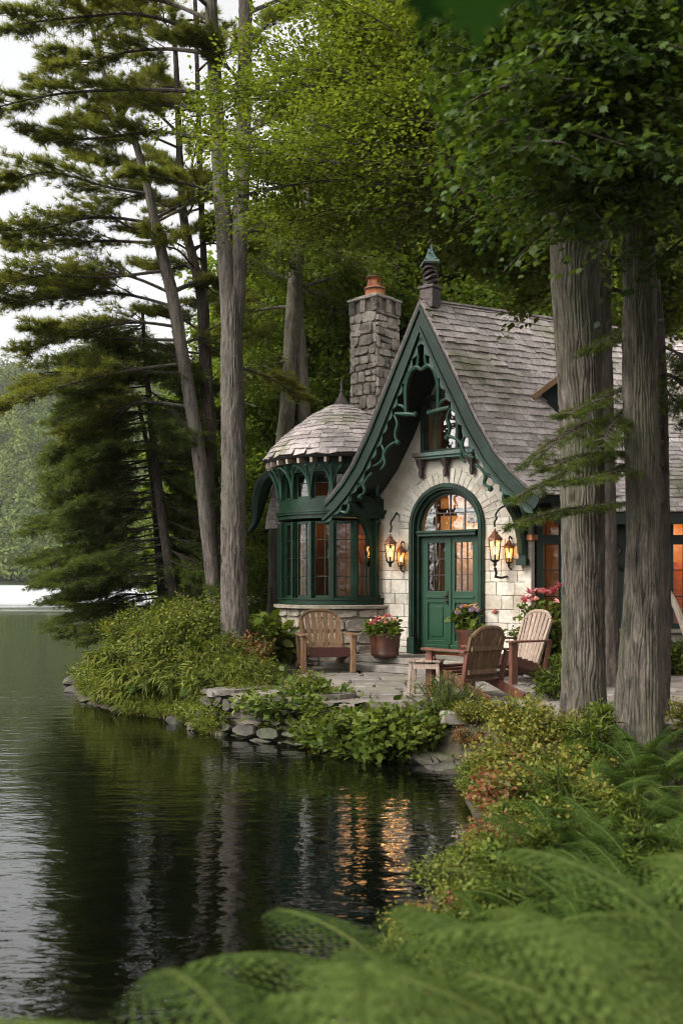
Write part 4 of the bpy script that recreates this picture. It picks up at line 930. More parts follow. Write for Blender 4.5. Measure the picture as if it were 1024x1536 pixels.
# ------------------------------------------------------------------ chairs, table
def adirondack(loc, rz, label, mslat, mframe, mseat, wd=.7, ht=.9, lean=.34):
    r_ = empty('adirondack_chair', loc, rz, label, 'chair', 'wooden garden chairs on the patio'); hw = wd / 2
    mb = MB()                                     # seat sloping back; the chair faces -y
    for k in range(6):
        y = -.26 + k * .095; z = .37 - (y + .26) * .3; mb.bar((-hw + .07, y, z), (hw - .07, y, z), .085, .022)
    mb.bx(-hw + .06, hw - .06, -.325, -.3, .24, .375); mb.build('seat', mseat, r_, bevel=.004)
    mb = MB(); n = 7
    for k in range(n):
        f = (k - (n - 1) / 2) / ((n - 1) / 2); x0 = f * (hw - .14); x1 = f * (hw - .07); top = ht - .1 * f * f
        a = Vector((x0, .16, .2)); b_ = Vector((x1, .16 + (top - .2) * lean, top)); mb.bar(a, b_, .073 - .004 * abs(f), .02, up=(0, -1, .35))
    def rail(z, w_): return (-w_, .185 + (z - .2) * lean, z), (w_, .185 + (z - .2) * lean, z)
    for z, w_ in ((.32, hw - .1), (.6, hw - .07)): mb.bar(*rail(z, w_), .03, .06)
    q = spl([(-hw + .08, .15 + (ht - .28) * lean, ht - .1), (-hw * .4, .15 + (ht - .2) * lean, ht - .01), (hw * .4, .15 + (ht - .2) * lean, ht - .01), (hw - .08, .15 + (ht - .28) * lean, ht - .1)]); mb.tube(q, .032, 6, sx=.7)
    for sg in (-1, 1): mb.bar((sg * (hw - .09), .14, .22), (sg * (hw - .06), .15 + (ht - .3) * lean, ht - .1), .045, .04, up=(0, -1, .3))
    mb.build('backrest', mslat, r_, bevel=.004)
    for sg in (-1, 1):
        mb = MB(); x = sg * (hw + .01)
        pl = [(-.06, -.42), (.06, -.42), (.085, -.3), (.07, 0), (.04, .3), (-.03, .3), (-.05, 0), (-.075, -.3)]
        mb.add([(x + sg * a, b_, .56) for a, b_ in pl] + [(x + sg * a, b_, .585) for a, b_ in pl], [tuple(range(7, -1, -1)), tuple(range(8, 16))] + [(i, (i + 1) % 8, 8 + (i + 1) % 8, 8 + i) for i in range(8)])
        mb.bar((x - sg * .02, -.36, .53), (x - sg * .02, -.25, .45), .03, .05); mb.build('arm', mframe, r_, bevel=.005)
        mb = MB(); mb.bx(x - .05, x + .02, -.37, -.27, 0, .558); mb.build('leg', mframe, r_, bevel=.006)
        mb = MB(); mb.bar((sg * (hw - .05), -.31, .33), (sg * (hw - .05), .62, .03), .03, .11); mb.build('rear_leg', mframe, r_, bevel=.005)
        mb = MB(); mb.bar((sg * (hw - .015), .2, .1), (sg * (hw - .0), .3, .56), .03, .06); mb.build('arm_post', mframe, r_)
    return r_
adirondack((-.26, 15.35, PZ), R(14), 'weathered tan slatted chair with dark seat standing below the turret windows', MT['oldwood'], MT['oldwood'], MT['seatwood'], .74, .92)
adirondack((2.42, 13.85, PZ), R(-62), 'reddish brown slatted chair with a greyer striped back at the right of the door', MT['greywood'], MT['redwood'], MT['seatwood'], .7, .96)
adirondack((1.52, 11.95, PZ), R(-142), 'dark brown wooden chair in the patio centre, turned away towards the house', MT['brownwood'], MT['redwood'], MT['redwood'], .66, .84, .3)
st = empty('side_table', (1.02, 12.05, PZ), R(-15), 'small pale brown weathered side table left of the patio centre chair', 'table'); mb = MB()
for k in range(4): mb.bx(-.2 + k * .102, -.2 + k * .102 + .095, -.18, .18, .42, .44)
mb.build('table_top', MT['greywood'], st, bevel=.003)
for sx in (-1, 1):
    for sy in (-1, 1): mb = MB(); mb.bar((sx * .16, sy * .14, .42), (sx * .19, sy * .17, 0), .04, .04); mb.build('leg', MT['greywood'], st, bevel=.003)
mb = MB(); mb.bx(-.17, .17, -.155, -.135, .34, .4); mb.bx(-.17, .17, .135, .155, .34, .4); mb.build('apron', MT['greywood'], st)

# ------------------------------------------------------------------ plants
def shrub_mesh(seed, rx, ry, rz_, n, size, shape, mat, parent, spread=.5, upb=.5, stems=14, nm='foliage', dens=0.0, droop=0):
    """leaf sprays on arching stems filling a rounded volume"""
    g = np.random.default_rng(seed); Lf = Leaves(); mb = MB(); per = max(6, n // (stems * 5))
    for k in range(stems):
        a = g.uniform(0, 2 * math.pi); rr = math.sqrt(g.random()); tip = np.array([rx * rr * math.cos(a), ry * rr * math.sin(a), rz_ * (1.05 - .45 * rr * rr) * g.uniform(.72, 1.08)])
        base = np.array([tip[0] * .3, tip[1] * .3, -.05]); mid = base * .45 + tip * .55 + np.array([0, 0, .12 * rz_]); mb.tube([base, mid, tip], [.012, .008, .004], 5)
        for j in range(5):
            t_ = .25 + .75 * (j + g.random()) / 5; p = (1 - t_) ** 2 * base + 2 * t_ * (1 - t_) * mid + t_ * t_ * tip
            sp_ = spread * .5 * (rx + ry) * .5
            C = p + g.normal(size=(per, 3)) * np.array([sp_, sp_, sp_ * .6]); C[:, 2] = np.maximum(C[:, 2], .01)
            o_ = nrm(C * np.array([1 / rx, 1 / ry, .8 / rz_])); N = nrm(o_ * .7 + np.array([0, 0, upb]) + g.normal(size=(per, 3)) * .45); A = nrm(o_ * np.array([1, 1, .3]) + g.normal(size=(per, 3)) * .6 - np.array([0, 0, droop]))
            Lf.put(C, A, N, size * g.uniform(.6, 1.25, per), np.clip(g.random() * .5 + g.random(per) * .6, 0, 1))
    fo = Lf.build(nm, shape, mat, parent); stm = mb.build('stems', MT['darkbark'], parent); return fo
PROTO = {}
def shrub(key, loc, rz, sc_, label, cat='shrub', group=None, name='shrub', sq=1.0):
    """first use of a kind builds it, later uses copy it part by part"""
    if key not in PROTO:
        r_ = empty(name); PROTO[key] = r_; KINDS[key](r_); first = True
    else: r_ = copy_tree(PROTO[key])
    r_.location = loc; r_.rotation_euler = (0, 0, rz); r_.scale = (sc_, sc_, sc_ * sq)
    r_['label'] = label; r_['category'] = cat
    if group: r_['group'] = group
    elif 'group' in r_: del r_['group']
    return r_
def flowers(parent, seed, n, rx, ry, z0, z1, mat, size=.05, nm='blossom'):
    g = np.random.default_rng(seed); Lf = Leaves()
    for k in range(n):
        a = g.uniform(0, 6.28); rr = math.sqrt(g.random()) * .95; c = np.array([rx * rr * math.cos(a), ry * rr * math.sin(a), z0 + (z1 - z0) * (1 - rr * rr * .6) + g.uniform(-.02, .03)]); m_ = 9
        aa = g.uniform(0, 6.28, m_); el = g.uniform(.1, 1.2, m_); d = np.stack([np.cos(aa) * np.cos(el), np.sin(aa) * np.cos(el), np.sin(el)], -1)
        Lf.put(np.repeat(c[None], m_, 0), d, np.stack([-np.cos(aa) * np.sin(el), -np.sin(aa) * np.sin(el), np.cos(el)], -1), np.full(m_, size) * g.uniform(.7, 1.2), np.full(m_, g.random()))
    return Lf.build(nm, 'oval', mat, parent)
def fern_frond(g, L_, az, el0, droop, base, Lf, detail=True, wid=.2, pk=.7):
    n = 23; pts = []; p = np.array(base, float); el = el0; h = np.array([math.cos(az), math.sin(az), 0.0]); st_ = L_ / n
    for i in range(n + 1):
        pts.append(p.copy()); d = h * math.cos(el) + np.array([0, 0, math.sin(el)]); p = p + d * st_; el -= droop / n
    pts = np.array(pts); side = np.array([-math.sin(az), math.cos(az), 0.0]); rv = g.random() * .6
    for i in range(3, n):
        t_ = i / n; wl = wid * L_ * (math.sin(math.pi * min(1, (.08 + .92 * t_) ** .75)) ** .8) * 1.15 + .012; d = nrm((pts[i + 1] - pts[i])[None])[0]; up = np.cross(side, d); up = up if up[2] > 0 else -up
        for sg in (-1, 1):
            dr = nrm((side * sg * .95 + d * .42 - up * .12)[None])[0]
            if detail:
                m_ = 9; k = (np.arange(m_) + .3) / m_; C = pts[i] + dr[None] * (k * wl)[:, None] - np.array([0, 0, 1]) * (k ** 2 * wl * .22)[:, None]
                C2 = np.concatenate([C, C]); q = nrm((np.cross(up, dr))[None])[0]
                A = np.concatenate([np.repeat((q + dr * .7)[None], m_, 0), np.repeat((-q + dr * .7)[None], m_, 0)]); S = np.concatenate([1.1 - k, 1.1 - k]) * st_ * pk + .002
                Lf.put(C2, A, np.repeat(up[None], 2 * m_, 0) + g.normal(size=(2 * m_, 3)) * .12, S, np.clip(rv + g.random(2 * m_) * .4, 0, 1))
            else: Lf.put(pts[i][None], dr[None], up[None], np.array([wl]), np.array([rv + .3 * g.random()]))
    return pts
def fern(parent, seed, nf=10, L_=.75, mat='l_fern', detail=True, wid=.17):
    g = np.random.default_rng(seed); Lf = Leaves(); mb = MB()
    for k in range(nf):
        az = 2 * math.pi * k / nf + g.uniform(-.3, .3); pts = fern_frond(g, L_ * g.uniform(.75, 1.15), az, g.uniform(.9, 1.3), g.uniform(1.1, 1.8), (.03 * math.cos(az), .03 * math.sin(az), 0), Lf, detail, wid); mb.tube(pts[::3], [.006 - .0005 * i for i in range(len(pts[::3]))], 4)
    Lf.build('fronds', 'diamond' if detail else 'blade', MT[mat], parent); mb.build('frond_stalks', MT['l_fernyel'], parent)
KINDS = {
 'bank': lambda r: shrub_mesh(1, .5, .45, .42, 2200, .07, 'oval', MT['l_shrub'], r, .28, .5, 22),
 'bank2': lambda r: shrub_mesh(2, .42, .4, .46, 2000, .055, 'oval', MT['l_mid'], r, .26, .5, 20),
 'fine': lambda r: shrub_mesh(3, .36, .34, .42, 3200, .035, 'blade', MT['l_shrub'], r, .26, .3, 26),
 'mgold': lambda r: shrub_mesh(44, .5, .5, .6, 2400, .05, 'oval', MT['l_mound'], r, .34, .4, 30),
 'gold': lambda r: shrub_mesh(4, .5, .5, .55, 2600, .05, 'oval', MT['l_gold'], r, .3, .4, 24),
 'goldg': lambda r: shrub_mesh(5, .55, .5, .4, 2600, .085, 'blade', MT['l_mound'], r, .32, .4, 30, droop=.35),
 'grassy': lambda r: shrub_mesh(6, .5, .45, .42, 2600, .17, 'blade', MT['l_grass'], r, .2, .3, 24, droop=.7),
 'red': lambda r: shrub_mesh(7, .4, .4, .5, 1500, .055, 'oval', MT['l_red'], r, .34, .4, 20),
 'big': lambda r: shrub_mesh(8, .45, .4, .6, 900, .15, 'oval', MT['l_mid'], r, .28, .6, 18),
 'dark': lambda r: shrub_mesh(9, .45, .4, .7, 2200, .07, 'oval', MT['l_dark'], r, .28, .4, 22),
 'rose': lambda r: (shrub_mesh(10, .42, .4, .85, 2600, .07, 'oval', MT['l_mid'], r, .28, .4, 24), flowers(r, 5, 26, .38, .36, .6, .98, MT['petal_pink'], .075)),
 'climb': lambda r: shrub_mesh(11, .3, .22, .75, 2200, .05, 'oval', MT['l_dark'], r, .3, .4, 20),
 'lance': lambda r: shrub_mesh(12, .36, .36, .6, 900, .13, 'blade', MT['l_shrub'], r, .3, .5, 16),
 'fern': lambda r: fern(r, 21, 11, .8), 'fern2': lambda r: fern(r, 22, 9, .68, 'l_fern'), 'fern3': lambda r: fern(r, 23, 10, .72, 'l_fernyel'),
}
def zg(x, y): return h1(x, y) - .03
# waterside bank below the patio
for k, (key, px, py, s, lb) in enumerate((('bank', 452, 1080, 1.35, 'bright green bush at the left end of the waterside planting'), ('bank2', 508, 1095, 1.35, 'mid green leafy bush second from the left in the waterside planting'),
        ('bank', 560, 1103, 1.45, 'dense green bush in the middle of the waterside planting'), ('bank2', 612, 1105, 1.45, 'rounded deep green bush right of the middle of the waterside planting'),
        ('fine', 668, 1100, 1.35, 'fine leaved feathery bush at the right end of the waterside planting'), ('fine', 692, 1095, .85, 'small feathery bush beside the rock ledge'), ('bank', 485, 1074, .6, 'small bush growing at the patio edge behind the waterside planting'))):
    p = G(px, py, .22); shrub(key, (p.x, p.y, zg(p.x, p.y) - .02), k * 1.7, s, lb, group='bushes between patio and water', sq=.86 if k != 4 else .9)
p = G(462, 1030, .5); shrub('gold', (p.x, p.y - .9, .42), 1, .5, 'small yellow green plant poking up at the patio edge', 'plant', None, 'young_plant', 1.3)
# planted mound on the left
MS = [('goldg', -2.85, 14.25, .9), ('gold', -2.75, 14.75, 1.0), ('grassy', -3.05, 14.55, .95), ('goldg', -3.75, 16.5, 1.0), ('gold', -4.05, 16.1, .95), ('grassy', -3.5, 15.6, .9), ('red', -1.15, 12.15, .42), ('grassy', -.95, 12.05, .45), ('goldg', -1.6, 12.6, .6), ('grassy', -.45, 11.75, .42), ('bank', -1.0, 12.35, .5), ('goldg', -.75, 12.2, .5), ('goldg', -1.3, 12.75, .7), ('gold', -1.7, 12.75, .7), ('bank', -1.5, 12.55, .5), ('goldg', -3.85, 15.5, .75), ('goldg', -3.3, 15.0, .95), ('grassy', -2.75, 14.45, 1.0), ('grassy', -2.3, 14.0, 1.05), ('goldg', -2.9, 15.3, 1.0), ('gold', -2.4, 15.0, .95), ('goldg', -1.95, 14.3, 1.0), ('grassy', -1.9, 13.55, .9),
      ('gold', -3.4, 16.0, 1.05), ('goldg', -2.8, 16.2, 1.1), ('gold', -2.2, 16.1, 1.0), ('bank', -1.75, 15.3, .9), ('goldg', -1.5, 13.6, .85), ('red', -1.55, 14.6, .75), ('grassy', -3.6, 16.6, 1.1), ('gold', -3.0, 17.2, 1.1), ('bank2', -2.2, 17.2, 1.1),
      ('goldg', -1.35, 13.0, .6), ('gold', -1.15, 13.4, .5), ('bank', -1.6, 14.0, .7), ('grassy', -3.9, 17.4, 1.0), ('goldg', -3.2, 14.75, .7), ('grassy', -3.2, 14.7, .8), ('goldg', -2.55, 13.95, .7), ('goldg', -2.1, 13.45, .65), ('gold', -1.7, 12.95, .6), ('grassy', -3.75, 15.3, .7), ('goldg', -4.1, 15.95, .8), ('gold', -1.85, 13.1, .6), ('bank', -1.45, 12.7, .55), ('gold', -1.2, 12.5, .4), ('goldg', -2.3, 14.6, 1.0), ('grassy', -2.6, 15.0, 1.0), ('gold', -4.3, 16.6, .9), ('goldg', -4.5, 17.4, .9), ('gold', -2.6, 15.7, .9)]
NAMES = {'goldg': 'yellow green arching', 'grassy': 'long leaved grassy', 'gold': 'yellow green small leaved', 'bank': 'bright green', 'bank2': 'mid green', 'red': 'reddening'}
for k, (key, x, y, s) in enumerate(MS):
    key2 = 'mgold' if key == 'gold' else key
    shrub(key2, (x + (.4 if x < -3.5 else .12), y, zg(x, y)), k * 2.1, s * rnd.uniform(.95, 1.3), NAMES[key] + ' plant on the mound by the big pine', 'plant', NAMES[key] + ' plants on the mound', 'mound_plant')
for k in range(17):                               # little plants right along the mound's waterline
    f = k / 16 * 5; i = min(int(f), 4); a, b_ = SHORE[17 + i - 1], SHORE[17 + i]; t_ = f - i; x, y = a[0] + (b_[0] - a[0]) * t_ + .16, a[1] + (b_[1] - a[1]) * t_ + .2
    shrub(('grassy', 'mgold', 'goldg')[k % 3], (x, y, .05), k * 1.4, rnd.uniform(.4, .62), 'small plant trailing to the water along the foot of the mound', 'plant', 'small plants at the foot of the mound', 'mound_plant')
for k, (x, y) in enumerate(((1.28, 9.75), (1.2, 9.35), (1.12, 9.0), (1.04, 8.65), (1.02, 8.3), (.98, 7.95), (.96, 7.6), (.94, 7.25), (.8, 6.9), (.62, 6.5), (.5, 6.1), (.36, 5.7), (.25, 5.3), (.12, 4.9), (.02, 4.5), (-.1, 4.1), (-.2, 3.6), (-.26, 3.1), (.05, 3.75), (.02, 3.2), (.16, 4.25), (.3, 3.9), (.3, 4.6))):
    shrub(('red', 'gold', 'bank2', 'mgold')[k % 4], (x + (.12 if y > 8.5 else .28), y, .04), k * 1.7, .38 + .06 * (k % 3), 'small plant trailing over the steep edge of the right bank', 'plant', 'small plants along the edge of the right bank', 'bank_plant')
# beside the turret and the door
for k, (key, px, py, z, Yf, s, lb, sq) in enumerate((('big', 395, 1000, .5, None, 1.35, 'large leaved bush left of the tan chair', 1.0), ('big', 430, 992, .5, None, 1.1, 'large leaved bush against the turret base', 1.1), ('lance', 375, 1005, .5, None, 1.0, 'long leaved plant between the pine and the patio', .9),
        ('climb', 512, 985, .5, None, .95, 'dark small leaved bush behind the tan chair', 1.0), ('rose', 824, 1014, .5, None, 1.3, 'tall pink flowering bush against the wing beside the right chair', 1.05), ('rose', 860, 1010, .5, None, .95, 'pink flowering bush partly behind the thick trunk', .95),
        ('dark', 792, 1000, .5, None, .85, 'dark bush in the corner behind the right chair', 1.1), ('bank2', 920, 1015, .5, None, 1.6, 'green bush between the two big trunks', 1.0), ('dark', 965, 1012, .5, None, 1.0, 'dark bush behind the right trunk', .9), ('bank2', 1012, 1012, .5, None, 1.1, 'low bush below the wing wall at the right edge', 1.0),
        ('lance', 835, 1050, .5, None, .8, 'long leaved plant at the left foot of the thick trunk', 1.0), ('lance', 818, 1000, .5, None, .7, 'leafy plant in front of the pink flowering bush', 1.0), ('bank', 740, 985, .5, None, .5, 'low foliage in the corner right of the door', 1.2))):
    p = G(px, py, z); shrub(key, (p.x, p.y, .48), k * 1.3, s, lb, 'bush', None, 'bush', sq)
# potted flowers
def planter(loc, s, label, seed, warm):
    r_ = empty('flower_pot', loc, .4, label, 'planter'); mb = MB()
    mb.lathe([(.17, 0), (.205, .03), (.215, .06), (.21, .075), (.225, .2), (.235, .32), (.25, .345), (.25, .375), (.225, .38), (.21, .33), (.001, .32)], (0, 0, 0), 28)
    for v in range(len(mb.v)): mb.v[v] = tuple(c * s for c in mb.v[v])
    mb.build('pot', MT['glaze'], r_, True)
    e = empty('bouquet', (0, 0, .3 * s)); fo = shrub_mesh(seed, .27 * s, .27 * s, .26 * s, 700, .09 * s, 'oval', MT['l_shrub'], r_, .28, .5, 14); fo.location = (0, 0, .31 * s); r_.children[-1].location = (0, 0, .31 * s)
    bpy.data.objects.remove(e)
    for mt, n, sd_ in (warm):
        f = flowers(r_, seed + sd_, n, .27 * s, .27 * s, .42 * s, .62 * s, MT[mt], .05 * s)
    return r_
p = P(577, 986, 15.55); planter((p.x, p.y, .69), 1.02, 'brown glazed pot of pink and crimson flowers on the step left of the door', 61, [('petal_pink', 22, 1), ('petal_red', 8, 2), ('petal_warm', 9, 3)])
p = G(722, 1003, .5); planter((p.x, p.y, .5), 1.65, 'dark pot of peach and lilac flowers half hidden behind the brown chair', 71, [('petal_warm', 26, 1), ('petal_pink', 9, 2), ('petal_lilac', 12, 3)])
# right bank: golden shrubs, reddish shrub, ferns
for k, (key, x, y, s, lb) in enumerate((('gold', 1.32, 10.45, .5, 'small golden shrub spilling over the patio corner'), ('bank2', 1.1, 10.75, .5, 'small green shrub at the patio corner above the ledge'), ('red', 1.22, 10.15, .42, 'small reddish shrub on the rock ledge'), ('fine', 1.5, 10.5, .6, 'feathery little shrub at the patio corner'), ('gold', 1.75, 10.0, .65, 'golden shrub nearest the patio on the right bank'), ('gold', 1.6, 9.3, .75, 'tall golden shrub in the middle of the right bank'), ('gold', 2.0, 9.1, .55, 'golden shrub at the foot of the thick trunk'), ('gold', 1.4, 8.6, .8, 'golden shrub leaning over the water'),
        ('red', 1.2, 8.3, .85, 'reddening shrub hanging over the water'), ('red', 1.15, 7.6, .8, 'red leaved shrub at the water edge nearest the viewer'), ('lance', 2.1, 8.6, .8, 'long leaved green plant in front of the thick trunk'), ('bank', 1.75, 8.0, .8, 'leafy green shrub between golden shrub and ferns'),
        ('bank2', 2.45, 9.3, .8, 'mid green plant between the feet of the two big trunks'), ('gold', 3.4, 9.4, .8, 'golden shrub at the right foot of the right trunk'), ('lance', 1.3, 6.6, .7, 'broad bladed plant on the bank above the water'), ('lance', 1.55, 6.0, .65, 'pale leaved plant among the nearer ferns'), ('gold', 1.5, 6.9, .6, 'small yellow leaved plant among the ferns'),
        ('red', .85, 6.55, .5, 'small red tinged plant at the waterline by the ferns'), ('bank', .75, 6.0, .6, 'small bright plant at the near waterline'))):
    x += .2 if y < 8.4 else .08
    shrub(key, (x, y, zg(x, y)), k * 1.9, s, lb, group='shrubs on the right bank')
for k, (x, y, s) in enumerate(((-3.4, 14.9, .9), (-2.9, 14.5, .95), (-2.4, 14.0, .9), (-2.0, 13.6, .85), (-2.9, 15.4, 1.0), (-2.0, 14.4, .9), (-1.6, 13.3, .7))):
    shrub('fern' if k % 2 else 'fern3', (x, y, zg(x, y) + .05), k * 1.1, s, 'arching fern among the plants on the mound', 'fern', 'ferns on the mound', 'fern')
for k, (key, x, y, s, lb) in enumerate((('gold', 1.35, 7.7, .8, 'golden shrub between the red leaved shrub and the ferns'), ('gold', 1.75, 8.2, .65, 'golden shrub behind the first ferns'), ('bank2', 1.05, 7.0, .6, 'green plant low on the bank above the waterline'), ('gold', 1.15, 6.3, .55, 'little golden plant above the near waterline'), ('bank2', .4, 4.7, .5, 'green plant hanging over the near waterline'), ('bank2', .25, 4.0, .5, 'green plant nearest the viewer on the waterline'), ('lance', .6, 4.9, .5, 'bladed plant low on the near waterline'), ('lance', .95, 5.7, .55, 'broad bladed plant close to the near waterline'), ('bank', .7, 5.3, .5, 'small leafy plant dipping to the near waterline'), ('lance', 1.45, 5.4, .6, 'pale bladed plant amid the near ferns'), ('gold', 1.75, 5.5, .5, 'yellow tinged plant amid the near ferns'))):
    x += .22
    shrub(key, (x, y, zg(x, y)), k * 2.3, s, lb, group='plants along the near bank')
FN = [('fern', 2.4, 7.9, 1.0), ('fern2', 2.9, 8.1, 1.0), ('fern', 3.2, 7.5, 1.0), ('fern2', 2.0, 7.3, .95), ('fern3', 2.6, 7.0, 1.0), ('fern', 3.1, 6.8, 1.0), ('fern2', 2.2, 6.5, 1.0), ('fern3', 2.8, 6.2, 1.0), ('fern', 1.7, 7.0, .9), ('fern2', 1.75, 6.2, .9), ('fern', 2.3, 5.7, .95),
      ('fern', 1.3, 5.8, .8), ('fern2', 1.0, 5.2, .75), ('fern', 1.6, 5.2, .85), ('fern3', 2.1, 5.0, .9), ('fern2', .75, 4.7, .7), ('fern', 1.2, 4.5, .8), ('fern2', 1.7, 4.3, .85), ('fern', 2.0, 4.2, .9), ('fern3', .9, 4.0, .7), ('fern', 1.35, 3.7, .8), ('fern', .75, 3.5, .75), ('fern2', .5, 3.9, .65), ('fern', .5, 4.4, .6), ('fern3', .75, 5.3, .65), ('fern2', 1.05, 6.1, .7), ('fern', 1.1, 3.0, .8), ('fern2', .45, 3.2, .65), ('fern', .9, 4.4, .75), ('fern2', 1.35, 5.0, .8), ('fern', 1.6, 5.7, .85), ('fern', 1.9, 3.5, .9), ('fern2', 2.3, 4.7, 1.0), ('fern', 2.7, 5.2, 1.0), ('fern2', 1.5, 6.5, .8), ('fern', 2.0, 7.9, .8), ('fern2', 3.5, 8.2, 1.0), ('fern', 2.6, 8.6, .8), ('fern3', 3.6, 7.1, 1.0), ('fern2', 3.2, 5.8, 1.0)]
for k, (key, x, y, s) in enumerate(FN):
    yel = key == 'fern3'; x += .2 if x < 1.3 else 0
    shrub(key, (x, y, zg(x, y)), k * .9, s, 'yellowing fern in the fern bank on the lower right' if yel else 'green feathery fern in the fern bank on the lower right', 'fern', 'yellowing ferns on the right bank' if yel else 'green ferns on the right bank', 'fern')
# big out-of-focus ferns close to the viewer
def near_fern(fr, label, mat='l_fernpale', base=(0, 0, 0)):
    r_ = empty('foreground_fern', base, 0, label, 'fern', 'large ferns in front of the viewer'); g = np.random.default_rng(int(abs(base[0] * 977 + base[1] * 331)) + 3); Lf = Leaves(); mb = MB()
    mb.tube([(0, 0, h1(base[0], base[1]) - base[2] - .1), (.01, 0, -.15), (0, 0, .02)], [.05, .035, .02], 7)
    for (L_, az, el, dr, wd) in fr:
        pts = fern_frond(g, L_, R(az), R(el), R(dr), (0, 0, 0), Lf, True, wd, .74); mb.tube(pts[::2], [.005 - .0002 * i for i in range(len(pts[::2]))], 5)
    Lf.build('fronds', 'diamond', MT[mat], r_); mb.build('frond_stalks', MT['l_fernyel'], r_)
near_fern([(1.12, 174, 56, 78, .27), (.9, 150, 62, 85, .27), (.9, 195, 50, 70, .27), (.85, 120, 66, 90, .27), (.8, 215, 60, 90, .27), (.8, 90, 70, 90, .27)], 'blurred fern frond reaching left across the bottom of the view', base=(.03, 1.13, .92))
near_fern([(.95, 160, 62, 80, .27), (.9, 110, 66, 80, .27), (.9, 60, 60, 80, .27), (.9, 200, 60, 90, .27), (.9, 20, 60, 90, .27), (.85, 260, 60, 90, .27)], 'blurred fern filling the lower right corner', base=(.6, 1.5, .8))
near_fern([(.9, 165, 66, 80, .27), (.9, 130, 66, 80, .27), (.9, 80, 60, 80, .27), (.9, 215, 60, 90, .27), (.9, 30, 60, 90, .27), (.85, 300, 60, 90, .27)], 'soft focus fern in the middle of the near bank', base=(.6, 1.9, .7))
near_fern([(.9, 175, 60, 80, .27), (.9, 135, 66, 80, .27), (.9, 90, 60, 80, .27), (.9, 225, 60, 90, .27), (.9, 40, 60, 90, .27), (.85, 310, 60, 90, .27)], 'soft focus fern at the right edge of the near bank', 'l_fernpale', (.95, 2.2, .78))
near_fern([(.9, 160, 60, 80, .27), (.9, 120, 66, 80, .27), (.9, 75, 60, 80, .27), (.9, 230, 60, 90, .27), (.9, 10, 60, 90, .27), (.85, 290, 60, 90, .27)], 'soft focus fern at the far right of the near bank', 'l_fernpale', (1.35, 2.6, .62))
near_fern([(.9, 185, 58, 80, .27), (.9, 140, 66, 80, .27), (.9, 100, 60, 80, .27), (.9, 225, 60, 90, .27), (.9, 20, 60, 90, .27), (.85, 310, 60, 90, .27)], 'soft focus fern low in the right half of the near bank', 'l_fernpale', (.8, 1.7, .66))
near_fern([(.85, 175, 60, 80, .27), (.85, 145, 66, 80, .27), (.85, 95, 60, 80, .27), (.8, 215, 60, 90, .27), (.85, 60, 60, 90, .27), (.85, 320, 60, 90, .27)], 'soft focus fern beside the water in the near bank', 'l_fernpale', (.25, 1.75, .55))
near_fern([(.85, 170, 66, 90, .27), (.8, 140, 66, 80, .27), (.8, 100, 60, 80, .27), (.8, 205, 60, 90, .27), (.8, 50, 60, 90, .27), (.8, 320, 60, 90, .27)], 'soft focus fern leaning over the near water edge', 'l_fernpale', (.3, 2.3, .66))

# ground cover and leaf litter over the land
def scatter(n, x0, x1, y0, y1, dmin, dmax, avoid, lift):
    x = rng.uniform(x0, x1, n); y = rng.uniform(y0, y1, n); s = sdist(x, y); k = (s > dmin) & (s < dmax)
    for poly in avoid: k &= ~inside(x, y, poly)
    x, y = x[k], y[k]; return np.stack([x, y, hgt(x, y) + lift], -1)
CP = [(HM @ Vector((x, y, 0)))[:2] for x, y in ((-3.6, -.6), (-2.4, -1.0), (1.6, -.4), (1.6 + EX * 7, EYv * 7), (-2 + EX * 7, EYv * 7))]
WP = [(2.9, 15.0), (9, 15.0), (9, 22), (2.9, 22)]
C = scatter(26000, -5, 5, 2.6, 19.5, .02, 4, [PATIO, CP, WP], 0); n = len(C); N = nrm(np.array([0, 0, 1.0]) + rng.normal(size=(n, 3)) * .5)
L = Leaves(); A = nrm(rng.normal(size=(n, 3)) + np.array([0, 0, .9])); L.put(C, A, N, rng.uniform(.05, .16, n)); tag(L.build('ground_cover', 'blade', MT['l_grass']), 'low grassy ground cover along the bank', 'ground cover', kind='stuff')
C = scatter(30000, -6, 14, 2.6, 34, .1, 40, [CP, WP], .02); C[:, 2] = np.where(inside(C[:, 0], C[:, 1], PATIO), PZ + .025, C[:, 2]); kp = ~inside(C[:, 0], C[:, 1], PATIO) | (rng.random(len(C)) < .035); C = C[kp]; n = len(C)
L = Leaves(); L.put(C, nrm(rng.normal(size=(n, 3)) * np.array([1, 1, .15])), nrm(np.array([0, 0, 1.0]) + rng.normal(size=(n, 3)) * .3), rng.uniform(.04, .09, n)); tag(L.build('leaf_litter', 'oval', MT['l_litter']), 'fallen brown leaves under the trees', 'leaf litter', kind='stuff')

